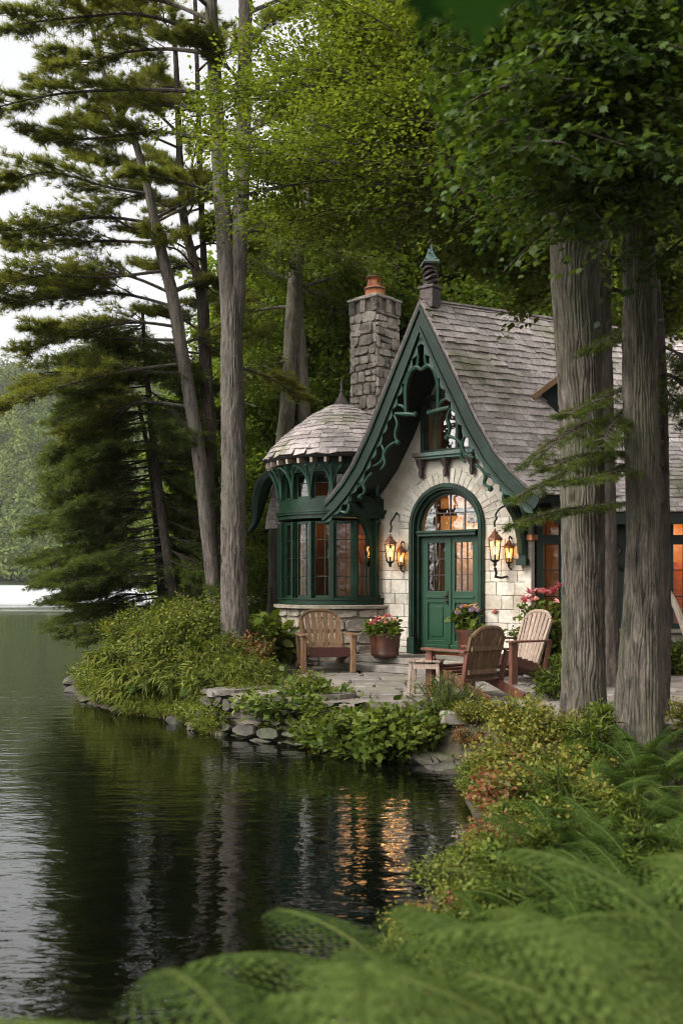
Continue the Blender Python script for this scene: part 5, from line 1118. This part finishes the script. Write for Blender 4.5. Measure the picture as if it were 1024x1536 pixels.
# ------------------------------------------------------------------ trees
def V(a): return np.array(a, float)
def curve(pts, n):
    q = spl([Vector(p) for p in pts], max(2, n)); return np.array([tuple(v) for v in q])
def interp(pl, t):
    f = t * (len(pl) - 1); i = min(int(f), len(pl) - 2); k = f - i; return pl[i] * (1 - k) + pl[i + 1] * k, nrm((pl[i + 1] - pl[i])[None])[0]
def bark_trunk(mb, pts, rads, n=72, step=.035, ridges=9, amp=.022, flare=0.0, fl_h=.5):
    """a trunk skin with real furrows: radius modulated by warped ridges"""
    pl = np.array([tuple(v) for v in spl([Vector(p) for p in pts], 12)]); rr = np.interp(np.linspace(0, 1, len(pl)), np.linspace(0, 1, len(rads)), rads)
    L_ = np.concatenate([[0], np.cumsum(np.linalg.norm(np.diff(pl, axis=0), axis=1))]); m_ = int(L_[-1] / step) + 2; s = np.linspace(0, L_[-1], m_)
    c = np.stack([np.interp(s, L_, pl[:, i]) for i in range(3)], -1); r = np.interp(s, L_, rr); th = np.linspace(0, 2 * np.pi, n, endpoint=False)
    hgt_ = int(max(4, L_[-1] / .35)); w1 = smooth_noise((m_, n), (hgt_, 7), True) - .5; w2 = smooth_noise((m_, n), (hgt_ * 3, 14), True) - .5; w3 = smooth_noise((m_, n), (hgt_ * 5, 24), True)
    nz = max(4, int(L_[-1] / .3)); na = smooth_noise((m_, n), (nz, ridges * 2), True); nb_ = smooth_noise((m_, n), (nz * 2, ridges * 4), True); nc = smooth_noise((m_, n), (nz * 6, ridges * 6), True)
    f = np.abs(np.sin(ridges * 1.5 * th[None] + 5.0 * (na - .5) + 1.6 * (nb_ - .5))) ** .75 * (.5 + .9 * w3) + .3 * (nc - .5); lump = smooth_noise((m_, n), (max(3, hgt_ // 3), 4), True) - .5
    rad = r[:, None] * (1 + .12 * lump) + amp * (f - .6)
    if flare: rad = rad * (1 + flare * np.exp(-s[:, None] / fl_h) * (1 + .45 * np.sin(5 * th[None] + 1) + .2 * np.sin(3 * th[None])))
    V_ = c[:, None, :] + rad[..., None] * np.stack([np.cos(th), np.sin(th), 0 * th], -1)[None]
    b = len(mb.v); mb.v += [tuple(v) for v in V_.reshape(-1, 3).tolist()]
    k = np.arange(n); k2 = (k + 1) % n
    for i in range(m_ - 1): mb.f += np.stack([b + i * n + k, b + i * n + k2, b + (i + 1) * n + k2, b + (i + 1) * n + k], -1).tolist(); mb.r += [.5] * n
    return pl
def limb_poly(p0, p1, sag, g, wig=.06, n=10):
    p0, p1 = V(p0), V(p1); L_ = np.linalg.norm(p1 - p0); mids = []
    for f in (.35, .7): mids.append(p0 * (1 - f) + p1 * f + np.array([0, 0, sag * L_ * math.sin(math.pi * f)]) + g.normal(size=3) * wig * L_)
    return curve([p0] + mids + [p1], 5)
def needles_limb(pl, mb, Lf, g, r0, twl=.8, ntw=16, tufts=9, nd=14, ln=.1, start=.25, flat=.25, up=.35, nshape='needle', droop=0.0):
    """conifer limb: lateral twigs in a flat plate, each carrying needle tufts"""
    n = len(pl); mb.tube(pl, [r0 * (1 - .85 * i / (n - 1)) + .004 for i in range(n)], 6)
    Lt = np.linalg.norm(pl[-1] - pl[0])
    for j in range(ntw):
        t_ = start + (1 - start) * (j + g.random()) / ntw; p, d = interp(pl, min(t_, .999)); sg = 1 if j % 2 else -1
        h = np.array([-d[1], d[0], 0]) * sg; k = g.uniform(.35, 1.0); td = nrm((d * (1.1 - .3 * k) + h * k + np.array([0, 0, g.uniform(-.05, up) - droop]))[None])[0]
        tl = twl * (1.15 - .6 * t_) * g.uniform(.6, 1.15); q1 = p + td * tl * .5 + np.array([0, 0, .05 * tl]); q2 = p + td * tl - np.array([0, 0, droop * tl * .4])
        mb.tube([p, q1, q2], [.009, .006, .003], 4)
        for u in range(tufts):
            f = .3 + .7 * (u + g.random()) / tufts; c = p + td * tl * f + g.normal(size=3) * np.array([.12, .12, .12 * flat]) * tl
            v = nrm(td[None] * .9 + g.normal(size=(nd, 3)) * np.array([.7, .7, .45]) + np.array([0, 0, .25 - droop * .8])); rv = g.random() * .55
            Lf.put(np.repeat(c[None], nd, 0) + v * .01, v, nrm(np.array([0, 0, 1.0]) + g.normal(size=(nd, 3)) * .6), ln * g.uniform(.7, 1.2, nd), np.clip(rv + g.random(nd) * .45, 0, 1))
def leaf_limb(pl, mb, Lf, g, r0, twl=1.0, ntw=14, per=40, size=.1, start=.25, thick=.12, tilt=.5, sub=True):
    n = len(pl); mb.tube(pl, [r0 * (1 - .85 * i / (n - 1)) + .004 for i in range(n)], 6)
    for j in range(ntw):
        t_ = start + (1 - start) * (j + g.random()) / ntw; p, d = interp(pl, min(t_, .999)); sg = 1 if j % 2 else -1
        h = nrm(np.array([[-d[1], d[0], 0]]))[0] * sg; k = g.uniform(.3, 1.1); td = nrm((d * (1.0 - .4 * k) + h * k + np.array([0, 0, g.uniform(-.25, .35)]))[None])[0]
        tl = twl * (1.2 - .6 * t_) * g.uniform(.6, 1.2); q2 = p + td * tl - np.array([0, 0, .12 * tl])
        mb.tube([p, p + td * tl * .5, q2], [.01, .007, .003], 4)
        f = g.random(per) ** .8; lat = g.normal(size=(per, 1)) * .24 * tl; hh = nrm(np.array([[-td[1], td[0], 0]]))
        C = p + td * tl * (.15 + .95 * f[:, None]) + hh * lat + np.array([0, 0, 1]) * (g.normal(size=(per, 1)) * thick * tl - .12 * tl * f[:, None] ** 2)
        A = nrm(td[None] + hh * np.sign(lat) * .8 + g.normal(size=(per, 3)) * .5 - np.array([0, 0, .25])); N = nrm(np.array([0, 0, 1.0]) + g.normal(size=(per, 3)) * tilt)
        Lf.put(C, A, N, size * g.uniform(.6, 1.2, per), np.clip(g.random() * .6 + g.random(per) * .5, 0, 1))

def broadleaf(name, seed, H, base, Rr, nl, ntw, per, size, mat, bark, r0, twl=None, shape='diamond', lean=(0, 0)):
    g = np.random.default_rng(seed); root = empty(name); mb = MB(); Lf = Leaves()
    tp_ = [(lean[0] * f * f * H + .15 * math.sin(f * 9 + seed) * f, lean[1] * f * f * H + .15 * math.cos(f * 7 + seed) * f, H * f) for f in np.linspace(0, 1, 7)]
    pl = curve(tp_, 4); n = len(pl); mb.tube([pl[0] - np.array([0, 0, .5])] + list(pl), [r0 * 1.35] + [r0 * (1.15 - i / (n - 1)) + .02 for i in range(n)], 12)
    for k in range(nl):
        f = (k + g.random()) / nl; z = base + (1 - base) * f * .97; p, _ = interp(pl, z); az = k * 2.4 + g.uniform(-.5, .5); prof = math.sin(math.pi * (.2 + .75 * f)) ** .8
        ln = Rr * prof * g.uniform(.7, 1.15); el = -.1 + .95 * f * f + g.uniform(-.1, .2)
        e = p + np.array([math.cos(az) * math.cos(el), math.sin(az) * math.cos(el), math.sin(el)]) * ln
        leaf_limb(limb_poly(p, e, .08, g), mb, Lf, g, r0 * .32 * (1 - .6 * f), twl or Rr * .42, ntw, per, size, .2, .14, .85)
    mb.build('trunk', MT[bark], root, True); Lf.build('crown', shape, MT[mat], root); return root
def conifer(name, seed, H, base, Rr, nl, mat, bark, r0, ntw=14, tufts=6, nd=9, ln=.14, droop=.25):
    g = np.random.default_rng(seed); root = empty(name); mb = MB(); Lf = Leaves()
    pl = curve([(.1 * math.sin(f * 5), .1 * math.cos(f * 4) - .1, H * f) for f in np.linspace(0, 1, 6)], 4); n = len(pl); mb.tube([pl[0] - np.array([0, 0, .5])] + list(pl), [r0 * 1.2] + [r0 * (1.05 - i / (n - 1)) + .01 for i in range(n)], 10)
    for k in range(nl):
        f = (k + g.random()) / nl; p, _ = interp(pl, base + (1 - base) * f * .98); az = k * 2.4 + g.uniform(-.4, .4); l_ = Rr * (1.03 - f) ** .8 * g.uniform(.75, 1.15) + .2
        e = p + np.array([math.cos(az), math.sin(az), .12 - droop * g.uniform(.5, 1.3)]) * l_
        needles_limb(limb_poly(p, e, .07, g, .03), mb, Lf, g, .012 + .02 * (1 - f), .55 * l_ * .6 + .25, ntw, tufts, nd, ln, .12, .3, .15, 'needle', droop * .5)
    mb.build('trunk', MT[bark], root, True); Lf.build('crown', 'needle', MT[mat], root); return root

def pxs(*q, Y): return [P(a, b, Y) for a, b in q]
def pr(*q, Y): return [a * Y / F for a in q]

# 1. tall double-stemmed pine on the mound
Yp = 15.0; g = np.random.default_rng(101); base = Vector((P(353, 950, Yp).x, Yp, h1(P(353, 950, Yp).x, Yp) - .25))
pine1 = empty('pine_tree', base, 0, 'tall grey barked pine with two stems standing on the mound at the water', 'tree'); PM = Matrix.Translation(-base)
mb = MB(); Lf = Leaves()
bark_trunk(mb, [base] + pxs((351, 850), (350, 700), (348, 560), (347, 450), (347, 400), Y=Yp), pr(21, 19, 18, 18, 16, 11, 4, Y=Yp), 64, .04, 7, .016, .35, .35)
lst = bark_trunk(mb, pxs((346, 540), (342, 440), (338, 375), (331, 270), (324, 150), (318, 40), (314, -60), (311, -160), Y=Yp), pr(11, 12.5, 12.5, 11.5, 10, 9, 8, 6, Y=Yp), 40, .05, 5, .012)
rst = bark_trunk(mb, pxs((350, 540), (354, 450), (358, 370), (364, 250), (367, 120), (368, 0), (368, -100), (367, -200), Y=Yp + .05), pr(11, 13, 13, 11.5, 10.5, 9.5, 8, 6, Y=Yp), 40, .05, 5, .012)
for (a, b_, dy, ntw, twl) in (((312, 50), (30, 35), -.8, 18, .85), ((316, 30), (150, -5), .6, 14, .8), ((316, 80), (110, 105), .5, 13, .7), ((322, 140), (-5, 160), -.3, 15, .75), ((324, 165), (170, 150), 1.2, 10, .6), ((328, 215), (55, 205), .3, 16, .7), ((332, 300), (200, 260), -.8, 9, .5),
                         ((314, 10), (200, -60), -1.0, 13, .9), ((312, -30), (60, -90), .2, 15, .9), ((368, 20), (500, -30), .6, 13, .8), ((368, 60), (430, 20), 1.0, 10, .7), ((368, 130), (290, 60), -.5, 9, .6), ((368, -40), (470, -120), 0, 12, .9), ((366, 200), (440, 170), 1.5, 9, .6), ((362, 350), (480, 345), 1.2, 8, .5), ((352, 550), (455, 600), 1.2, 7, .4), ((318, 90), (250, 60), 1.5, 10, .6), ((350, -20), (280, -50), -1.3, 10, .8)):
    needles_limb(limb_poly(P(*a, Yp), P(b_[0], b_[1], Yp + dy), .05, g, .025), mb, Lf, g, .03, twl, int(ntw * 2.2), 15, 24, .115, .28, .16, .22)
for (a, b_) in (((350, 720), (322, 735)), ((351, 640), (300, 620)), ((349, 600), (385, 610)), ((350, 800), (330, 790))): mb.tube(limb_poly(P(*a, Yp), P(b_[0], b_[1], Yp - .2), .02, g, .03), [.02, .016, .012, .01, .008, .006, .005, .004, .004, .004, .004, .004, .003, .003, .003, .003][:16], 6)
mb.build('trunk', MT['pinebark'], pine1, True, PM); c_ = Lf.build('crown', 'needle', MT['l_pine'], pine1); c_.location = -base

# 2. leaning pine behind it with wide boughs over the lake, and a slim companion
def pine_by_points(name, label, Yt, tpts, trad, limbs, seed, bark='pinebark', mat='l_pine', mbk=(40, .06, 5, .011), tuft=(15, 24, .12), droop=0.0, extra=0, start=.2, grp=None, lr=.026):
    g = np.random.default_rng(seed); p0 = P(*tpts[0], Yt); base = Vector((p0.x, Yt, h1(p0.x, Yt) - .25)); root = empty(name, base, 0, label, 'tree', grp)
    mb = MB(); Lf = Leaves(); pl = bark_trunk(mb, [base] + pxs(*tpts, Y=Yt), pr(trad[0] * 1.15, *trad, Y=Yt), *mbk[:2], mbk[2], mbk[3], .3, .3)
    for (a, b_, dy, ntw, twl) in limbs: needles_limb(limb_poly(P(*a, Yt), P(b_[0], b_[1], Yt + dy), .05 - droop * .1, g, .03), mb, Lf, g, lr, twl * 1.12, int(ntw * 2.1), tuft[0], tuft[1], tuft[2], start, .17, .25, 'needle', droop)
    for k in range(extra):                       # shorter limbs all round
        t_ = .45 + .55 * (k + g.random()) / extra; p, _ = interp(pl, t_); az = k * 2.4 + seed; l_ = g.uniform(.9, 2.0) * (1.3 - .6 * t_)
        needles_limb(limb_poly(p, p + np.array([math.cos(az), math.sin(az), .15 - droop]) * l_, .05, g, .04), mb, Lf, g, .02, .55, 9, tuft[0] - 3, tuft[1], tuft[2], .25, .3, .35, 'needle', droop)
    mb.build('trunk', MT[bark], root, True, Matrix.Translation(-base)); c_ = Lf.build('crown', 'needle', MT[mat], root); c_.location = -base; return root
pine_by_points('pine_tree', 'leaning pine behind the double pine with long boughs reaching over the lake', 17.0,
    [(323, 905), (312, 800), (298, 680), (285, 600), (272, 520), (258, 440), (238, 360), (221, 280), (200, 205), (175, 160), (150, 90), (135, 20), (125, -60)], [11.5, 10.5, 10, 10, 9.5, 9, 8, 6.5, 5, 4, 3, 2.5, 2],
    [((222, 290), (15, 272), -.5, 18, .85), ((215, 260), (120, 235), .8, 11, .6), ((232, 335), (-20, 345), -.6, 20, .9), ((240, 365), (30, 372), .6, 17, .85), ((250, 405), (-30, 440), -.8, 22, 1.0), ((258, 440), (40, 425), .5, 18, .9), ((262, 460), (10, 455), -.2, 20, .9), ((266, 490), (70, 492), -.9, 16, .8),
     ((270, 510), (45, 525), .5, 17, .8), ((275, 545), (-20, 625), -.9, 20, .95), ((276, 560), (60, 575), .6, 16, .9), ((285, 610), (110, 650), .4, 12, .8), ((205, 215), (100, 190), .3, 11, .6), ((185, 170), (230, 110), .6, 9, .6), ((150, 90), (85, 95), 0, 9, .6), ((240, 370), (330, 330), .6, 9, .6), ((258, 440), (345, 430), .8, 9, .6), ((270, 520), (350, 520), 1.0, 9, .6), ((230, 330), (300, 300), 1.2, 9, .7)], 202, extra=10)
pine_by_points('pine_tree', 'slim straight pine close to the right of the leaning pine', 17.6,
    [(322, 905), (318, 800), (313, 680), (308, 560), (302, 450), (290, 390), (276, 330), (270, 240), (267, 160), (262, 60), (256, -30)], [8, 8, 8, 8, 7.5, 7, 6, 5, 4, 3.5, 3],
    [((275, 320), (180, 300), .5, 10, .7), ((268, 200), (190, 140), .4, 10, .7), ((285, 380), (330, 350), .4, 8, .5), ((305, 500), (230, 470), 1.0, 10, .7), ((308, 560), (200, 570), .8, 11, .7), ((262, 60), (200, 30), .2, 10, .6), ((312, 640), (260, 625), .6, 8, .5)], 203, 'darkbark', extra=12)
pine_by_points('pine_tree', 'thin dark pine stem between the leaning pine and the double pine', 18.4,
    [(330, 900), (324, 780), (318, 640), (310, 520), (306, 400), (300, 260), (296, 120), (292, -20)], [6, 6, 6, 6, 5, 4, 3, 2.5],
    [((306, 420), (220, 400), .8, 10, .7), ((300, 300), (240, 240), .5, 10, .7), ((297, 160), (240, 120), .4, 9, .6), ((310, 520), (390, 500), .8, 9, .6)], 204, 'darkbark', extra=12)
# 3. dark hemlocks leaning over the shore
hl = []
gg = random.Random(5)
def hem_limbs(tp_, left, right, n, y0, y1):
    o_ = []
    for k in range(n):
        f = (k + gg.random()) / n; y = y0 + (y1 - y0) * f; x = float(np.interp(y, [q[1] for q in tp_][::-1], [q[0] for q in tp_][::-1])); s = k % 3
        w_ = float(np.interp(y, left[0], left[1])) if s < 2 else float(np.interp(y, right[0], right[1]))
        e = (w_ + gg.uniform(-25, 25), y + gg.uniform(10, 55)); o_.append(((x, y), e, gg.uniform(-1.3, 1.3), 15, .75))
    return o_
t1 = [(266, 925), (255, 860), (245, 790), (236, 720), (230, 660), (223, 590), (217, 520), (214, 470)]
pine_by_points('hemlock_tree', 'dark hemlock leaning over the shore with boughs sweeping to the water', 18.2, t1, [8, 7.5, 7, 6.5, 5.5, 4, 3, 2], hem_limbs(t1, ((480, 560, 700, 800, 960), (170, 120, 110, 75, 130)), ((480, 600, 960), (260, 310, 330)), 62, 480, 925), 205, 'darkbark', 'l_hem', (32, .08, 5, .008), (11, 20, .1), .22, 0, .12, None, .014)
t2 = [(244, 925), (240, 860), (234, 780), (226, 700), (215, 640), (205, 590)]
pine_by_points('hemlock_tree', 'slimmer hemlock stem to the left of the leaning hemlock', 19.6, t2, [6, 6, 5, 4, 3, 2], hem_limbs(t2, ((590, 700, 800, 960), (100, 90, 60, 140)), ((590, 960), (270, 300)), 40, 590, 915), 206, 'darkbark', 'l_hem', (24, .1, 5, .006), (11, 20, .1), .22, 0, .12, None, .014)

# 4. two thick furrowed trunks on the right, their limbs forming the overhanging canopy
def big_tree(label, Yt, bpx, tpts, trad, limbs, seed, mat, size, per, ntw, shape, twl=1.0, mbk=(230, .017, 12, .0125)):
    g = np.random.default_rng(seed); p0 = P(*bpx, Yt); base = Vector((p0.x, Yt, h1(p0.x, Yt) - .15)); root = empty('maple_tree', base, 0, label, 'tree')
    mb = MB(); Lf = Leaves(); bark_trunk(mb, [base] + pxs(*tpts, Y=Yt), pr(*trad, Y=Yt), *mbk, .38, .28)
    bt = mb.build('trunk', MT['bark'], root, True, Matrix.Translation(-base)); mb = MB()
    for (a, Ya, b_, Yb) in limbs: leaf_limb(limb_poly(P(*a, Ya), P(b_[0], b_[1], Yb), .04, g, .03), mb, Lf, g, .035, twl, ntw, per, size, .18, .085, .4)
    o_ = mb.build('limbs', MT['darkbark'], root, True, Matrix.Translation(-base)); c_ = Lf.build('crown', shape, MT[mat], root); c_.location = -base; return root
LA = []
for k, (a, b_, Yb) in enumerate((((835, 270), (350, 215), 12.0), ((835, 230), (390, 150), 12.5), ((838, 200), (430, 90), 12.8), ((830, 300), (400, 285), 12.2), ((830, 205), (520, 200), 11.5), ((835, 150), (560, 60), 12.0), ((720, 150), (555, 30), 11.5), ((840, 260), (640, 170), 11.0), ((838, 300), (600, 290), 12.5), ((835, 320), (540, 330), 13),
        ((840, 100), (480, 20), 13), ((840, 60), (600, -40), 12), ((840, 180), (640, 230), 13), ((845, 330), (700, 320), 12), ((840, 20), (440, -60), 13.2), ((838, 250), (470, 245), 13.0), ((838, 170), (330, 170), 13.4), ((838, 120), (520, 110), 13.6), ((842, 240), (420, 330), 13.6), ((845, 90), (690, 60), 11.5), ((842, 200), (700, 130), 12.2))):
    LA.append((a, 9.8 if k % 2 else 10.3, b_, Yb))
big_tree('thick furrowed trunk right of the door with yellow green boughs spreading left', 9.8, (876, 1095), [(876, 1040), (875, 900), (874, 780), (872, 660), (866, 520), (861, 420), (860, 330), (858, 200), (856, 50), (855, -150)], [33, 31.5, 31, 31, 32, 34, 35, 35, 33, 30, 24], LA, 301, 'l_yel', .064, 135, 26, 'diamond', 1.25)
LB = []
gg = random.Random(9)
for k in range(38):
    ex, ey = gg.uniform(715, 1070), gg.uniform(-70, 270)
    ey = min(ey, 270 - max(0, 820 - ex) * .95) if ex < 820 else ey
    LB.append(((950 + gg.uniform(-10, 10), max(-40, ey - gg.uniform(10, 90))), 9.0, (ex, ey), gg.uniform(6.2, 9.8)))
LB += [((948, 140), 9, (800, 285), 7.6), ((948, 200), 9, (860, 330), 7.2), ((955, 260), 9, (1040, 380), 7.8), ((950, 220), 9, (930, 320), 7.0), ((955, 260), 9, (1010, 300), 7.0), ((948, 120), 9, (770, 220), 8.0), ((948, 20), 9, (690, 20), 7.6)]
big_tree('dark trunk nearest the right edge with deep green leaves hanging overhead', 9.0, (955, 1118), [(957, 1050), (960, 940), (964, 820), (963, 700), (960, 560), (958, 420), (954, 300), (952, 180), (950, 50), (948, -150)], [38, 33, 28, 25, 24.5, 24.5, 24, 23, 22, 21, 17], LB, 302, 'l_dark', .062, 70, 20, 'maple', .95)
# lighter spray of leaves hanging between roof and canopy
g = np.random.default_rng(77); Yq = 13.2; p0 = P(915, 1000, Yq); base = Vector((p0.x, Yq, .35)); root = empty('maple_tree', base, 0, 'slender dark trunk just behind the thick furrowed trunk with light green boughs', 'tree'); mb = MB(); Lf = Leaves()
bark_trunk(mb, [base] + pxs((912, 900), (908, 700), (905, 520), (902, 350), (898, 200), (896, 50), Y=Yq), pr(15, 14, 13, 12, 11, 9, 8, Y=Yq), 36, .06, 6, .012, .25, .3)
for (a, b_, dy) in (((902, 330), (725, 365), -.4), ((902, 300), (700, 315), -.8), ((900, 280), (720, 300), .5), ((902, 360), (775, 400), .3), ((900, 250), (680, 250), .2), ((903, 380), (980, 420), .2), ((900, 330), (1000, 380), -.3), ((900, 230), (700, 240), .8), ((904, 400), (825, 430), -.5), ((905, 430), (1010, 470), .5), ((899, 200), (1020, 300), .5)):
    leaf_limb(limb_poly(P(*a, Yq), P(b_[0], b_[1], Yq + dy), .05, g, .03), mb, Lf, g, .03, .95, 20, 60, .1, .25, .13)
mb.build('trunk', MT['darkbark'], root, True, Matrix.Translation(-base)); c_ = Lf.build('crown', 'oval', MT['l_spray'], root); c_.location = -base
# young hemlock whose sprays hang across the thick trunk
Yh = 8.55; g = np.random.default_rng(88); p0 = P(996, 1060, 10.2); base = Vector((p0.x, 10.2, .3)); root = empty('hemlock_tree', base, 0, 'young hemlock behind the right trunk with sprays crossing the thick trunk', 'tree'); mb = MB(); Lf = Leaves()
bark_trunk(mb, [base] + pxs((997, 900), (996, 760), (994, 620), (990, 500), (985, 420), Y=10.2), pr(8, 8, 7.5, 7, 6, 4, Y=10.2), 28, .06, 5, .008)
for (a, b_, Yb) in (((996, 600), (800, 690), 8.4), ((996, 640), (775, 745), 8.5), ((996, 660), (850, 720), 8.1), ((996, 755), (775, 785), 8.4), ((996, 560), (850, 620), 8.4), ((996, 620), (905, 660), 8.2), ((996, 580), (1040, 640), 9.5), ((996, 520), (1040, 560), 9.6), ((996, 560), (1050, 610), 9), ((994, 480), (890, 520), 9.0), ((996, 700), (830, 700), 8.3)):
    needles_limb(limb_poly(P(*a, 10.2), P(b_[0], b_[1], Yb), .03, g, .03), mb, Lf, g, .014, .36, 34, 12, 18, .05, .25, .3, .1, 'needle', .2)
mb.build('trunk', MT['darkbark'], root, True, Matrix.Translation(-base)); c_ = Lf.build('crown', 'needle', MT['l_hem'], root); c_.location = -base
# 5. twin grey trunk behind the turret
Yd = 21.0; g = np.random.default_rng(99); p0 = P(425, 905, Yd); base = Vector((p0.x, Yd, h1(p0.x, Yd) - .2)); root = empty('maple_tree', base, 0, 'grey twin trunked tree rising behind the turret roof', 'tree'); mb = MB(); Lf = Leaves()
bark_trunk(mb, [base] + pxs((428, 760), (430, 640), (434, 540), (440, 450), (450, 360), (460, 290), (466, 200), (472, 80), Y=Yd), pr(13, 12, 11, 10.5, 10.5, 10, 9, 7, 6, Y=Yd), 40, .06, 7, .012, .3, .3)
bark_trunk(mb, [base + Vector((.35, .2, 0))] + pxs((452, 760), (456, 640), (452, 560), (447, 490), (446, 430), (452, 360), Y=Yd + .1), pr(12, 11, 10, 10, 9.5, 8, 6, Y=Yd), 40, .06, 7, .012, .3, .3)
bark_trunk(mb, [base + Vector((-.25, -.6, 0))] + pxs((411, 880), (412, 800), (418, 700), (426, 620), (432, 560), Y=Yd - .6), pr(9, 9, 8.5, 8, 7, 5, Y=Yd), 28, .06, 6, .01, .3, .3)
for (a, b_, dy) in (((452, 350), (560, 300), .6), ((452, 340), (380, 330), -.5), ((458, 300), (540, 230), -.6), ((460, 280), (400, 250), .5), ((446, 430), (530, 420), 1.0), ((440, 460), (372, 470), .3), ((434, 540), (380, 560), -.3), ((466, 200), (570, 150), .5), ((446, 420), (390, 400), 1), ((450, 370), (500, 350), -1), ((450, 350), (600, 260), -1), ((452, 340), (520, 390), -1.5), ((455, 310), (400, 380), -1.6), ((446, 420), (500, 470), 1.5), ((470, 150), (520, 90), 0)):
    leaf_limb(limb_poly(P(*a, Yd), P(b_[0], b_[1], Yd + dy), .05, g, .03), mb, Lf, g, .04, 1.25, 20, 70, .1, .22, .1)
mb.build('trunk', MT['greybark'], root, True, Matrix.Translation(-base)); c_ = Lf.build('crown', 'diamond', MT['l_spray'], root); c_.location = -base
# 6. maple twig right in front of the viewer at the top of the frame
tw = empty('overhanging_twig', P(700, -160, 1.15), 0, 'blurred maple twig with large leaves hanging into the top of the view', 'branch'); mb = MB(); Lf = Leaves(); g = np.random.default_rng(4); base = P(700, -160, 1.15)
mb.tube([Vector((.25, .35, .3)), Vector((.1, .1, .12)), Vector((0, 0, .04)), Vector((-.08, -.02, -.02))], [.008, .006, .004, .002], 6)
for (px, py, s, ax_) in ((655, -40, .08, (-.3, 0, -1)), (708, -35, .09, (.1, 0, -1)), (765, -70, .085, (.5, 0, -1)), (470, -30, .03, (-.6, .2, -.7))):
    c = np.array(P(px, py, 1.15 + g.uniform(-.08, .08)) - base); Lf.put(c[None], nrm(V(ax_)[None]), nrm(np.array([[.1, -.95, -.25]]) + g.normal(size=(1, 3)) * .2), np.array([s])); mb.tube([(c[0] * .5, c[1] * .5, .04), tuple(c)], .002, 4)
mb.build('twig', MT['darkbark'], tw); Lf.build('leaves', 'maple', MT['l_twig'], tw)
# 7. driftwood against the wing
dw = empty('driftwood', P(1010, 935, 14.6), 0, 'pale weathered branch leaning on the wing at the right edge', 'branch'); mb = MB(); mb.tube(spl([Vector((.25, 0, -.35)), Vector((.05, 0, .2)), Vector((-.1, .1, .6)), Vector((-.12, .3, 1.1))]), [.05] * 10 + [.04] * 6 + [.03] * 3, 8); mb.tube([(0, .02, .3), (-.16, -.02, .55), (-.13, 0, .75)], [.03, .025, .01], 6); mb.build('branch', MT['palewood'], dw, True)

# 8. the wood behind the cottage: copies of a few trees, each its own object
FT = [broadleaf('maple_tree', 401, 20, .16, 5.2, 46, 15, 62, .21, 'l_dark', 'darkbark', .24), broadleaf('maple_tree', 402, 22, .2, 5.0, 46, 15, 62, .2, 'l_wood', 'darkbark', .26),
      broadleaf('maple_tree', 403, 17, .08, 4.6, 46, 15, 60, .2, 'l_wood', 'greybark', .2), broadleaf('birch_sapling', 404, 8, .08, 2.8, 40, 14, 60, .13, 'l_wood', 'darkbark', .1),
      conifer('hemlock_tree', 405, 17, .08, 3.0, 90, 'l_hem', 'darkbark', .2, 16, 7, 10, .2, .28)]
KN = ['dark green leafy tree in the dense wood behind the cottage', 'mid green leafy tree in the dense wood behind the cottage', 'lower branched green tree in the dense wood behind the cottage', 'young light green tree in the undergrowth behind the cottage', 'dark hemlock standing in the wood behind the cottage']
gg = random.Random(21); used = [False] * 5
def place(k, x, y, s, rz=None):
    o = copy_tree(FT[k]) if used[k] else FT[k]; used[k] = True
    o.location = (x, y, h1(x, y) - .1); o.rotation_euler = (0, 0, gg.uniform(0, 6.28) if rz is None else rz); o.scale = (s, s, s * gg.uniform(.92, 1.1)); tag(o, KN[k], 'tree', KN[k].split(' in the')[0].split(' standing')[0] + 's in the wood')
for (k, x, y, s) in ((0, 4.6, 36, 1.0), (1, 9, 35, 1.0), (0, 13.5, 33, 1.0), (1, 2.6, 40, .95), (2, 6.5, 40, 1.1), (0, 11, 41, 1.1), (1, 17, 38, 1.1), (2, 16, 30, .95), (0, 20, 34, 1.0), (1, 3.2, 46, 1.0), (0, 8, 47, 1.2), (1, 14, 48, 1.2), (2, 19, 45, 1.2), (0, 25, 42, 1.1),
               (3, -.9, 24.0, 1.05), (3, 1.4, 24.5, 1.25), (3, 3.6, 25, 1.35), (3, 6.0, 25.5, 1.4), (3, 8.3, 25, 1.35), (3, 10.8, 24, 1.3), (3, -2.0, 26, 1.0), (3, .3, 27.5, 1.5), (3, 2.7, 29, 1.6), (3, 5.0, 29.5, 1.6), (3, 7.6, 29, 1.6), (3, 10.2, 28.5, 1.5), (3, 13.2, 27, 1.5), (3, 12.6, 21, 1.1), (3, -2.6, 22.8, .75),
               (4, 1.9, 31, .7), (4, 12, 32, .9), (4, 4.2, 33, .9), (3, 11.2, 18.2, .95), (3, 12, 15.5, .8), (2, -.5, 47, .8), (2, -3.5, 52, .7), (3, -.8, 31, 1.3), (3, -2.8, 32, 1.1), (3, 14.5, 23.5, 1.3), (3, 16.5, 27, 1.4)):
    place(k, x, y, s)

# ------------------------------------------------------------------ air: thin even haze round everything
m, t, b, o = newmat('haze_air'); t.nodes.remove(b); pv = t.nodes.new('ShaderNodeVolumePrincipled')
pv.inputs['Color'].default_value = (.97, .98, 1, 1); pv.inputs['Density'].default_value = .00013; pv.inputs['Anisotropy'].default_value = .1
t.links.new(pv.outputs[0], o.inputs['Volume'])
mb = MB(); mb.bx(-930, 930, -65, 1230, -3, 150); tag(mb.build('haze', m), kind='stuff')
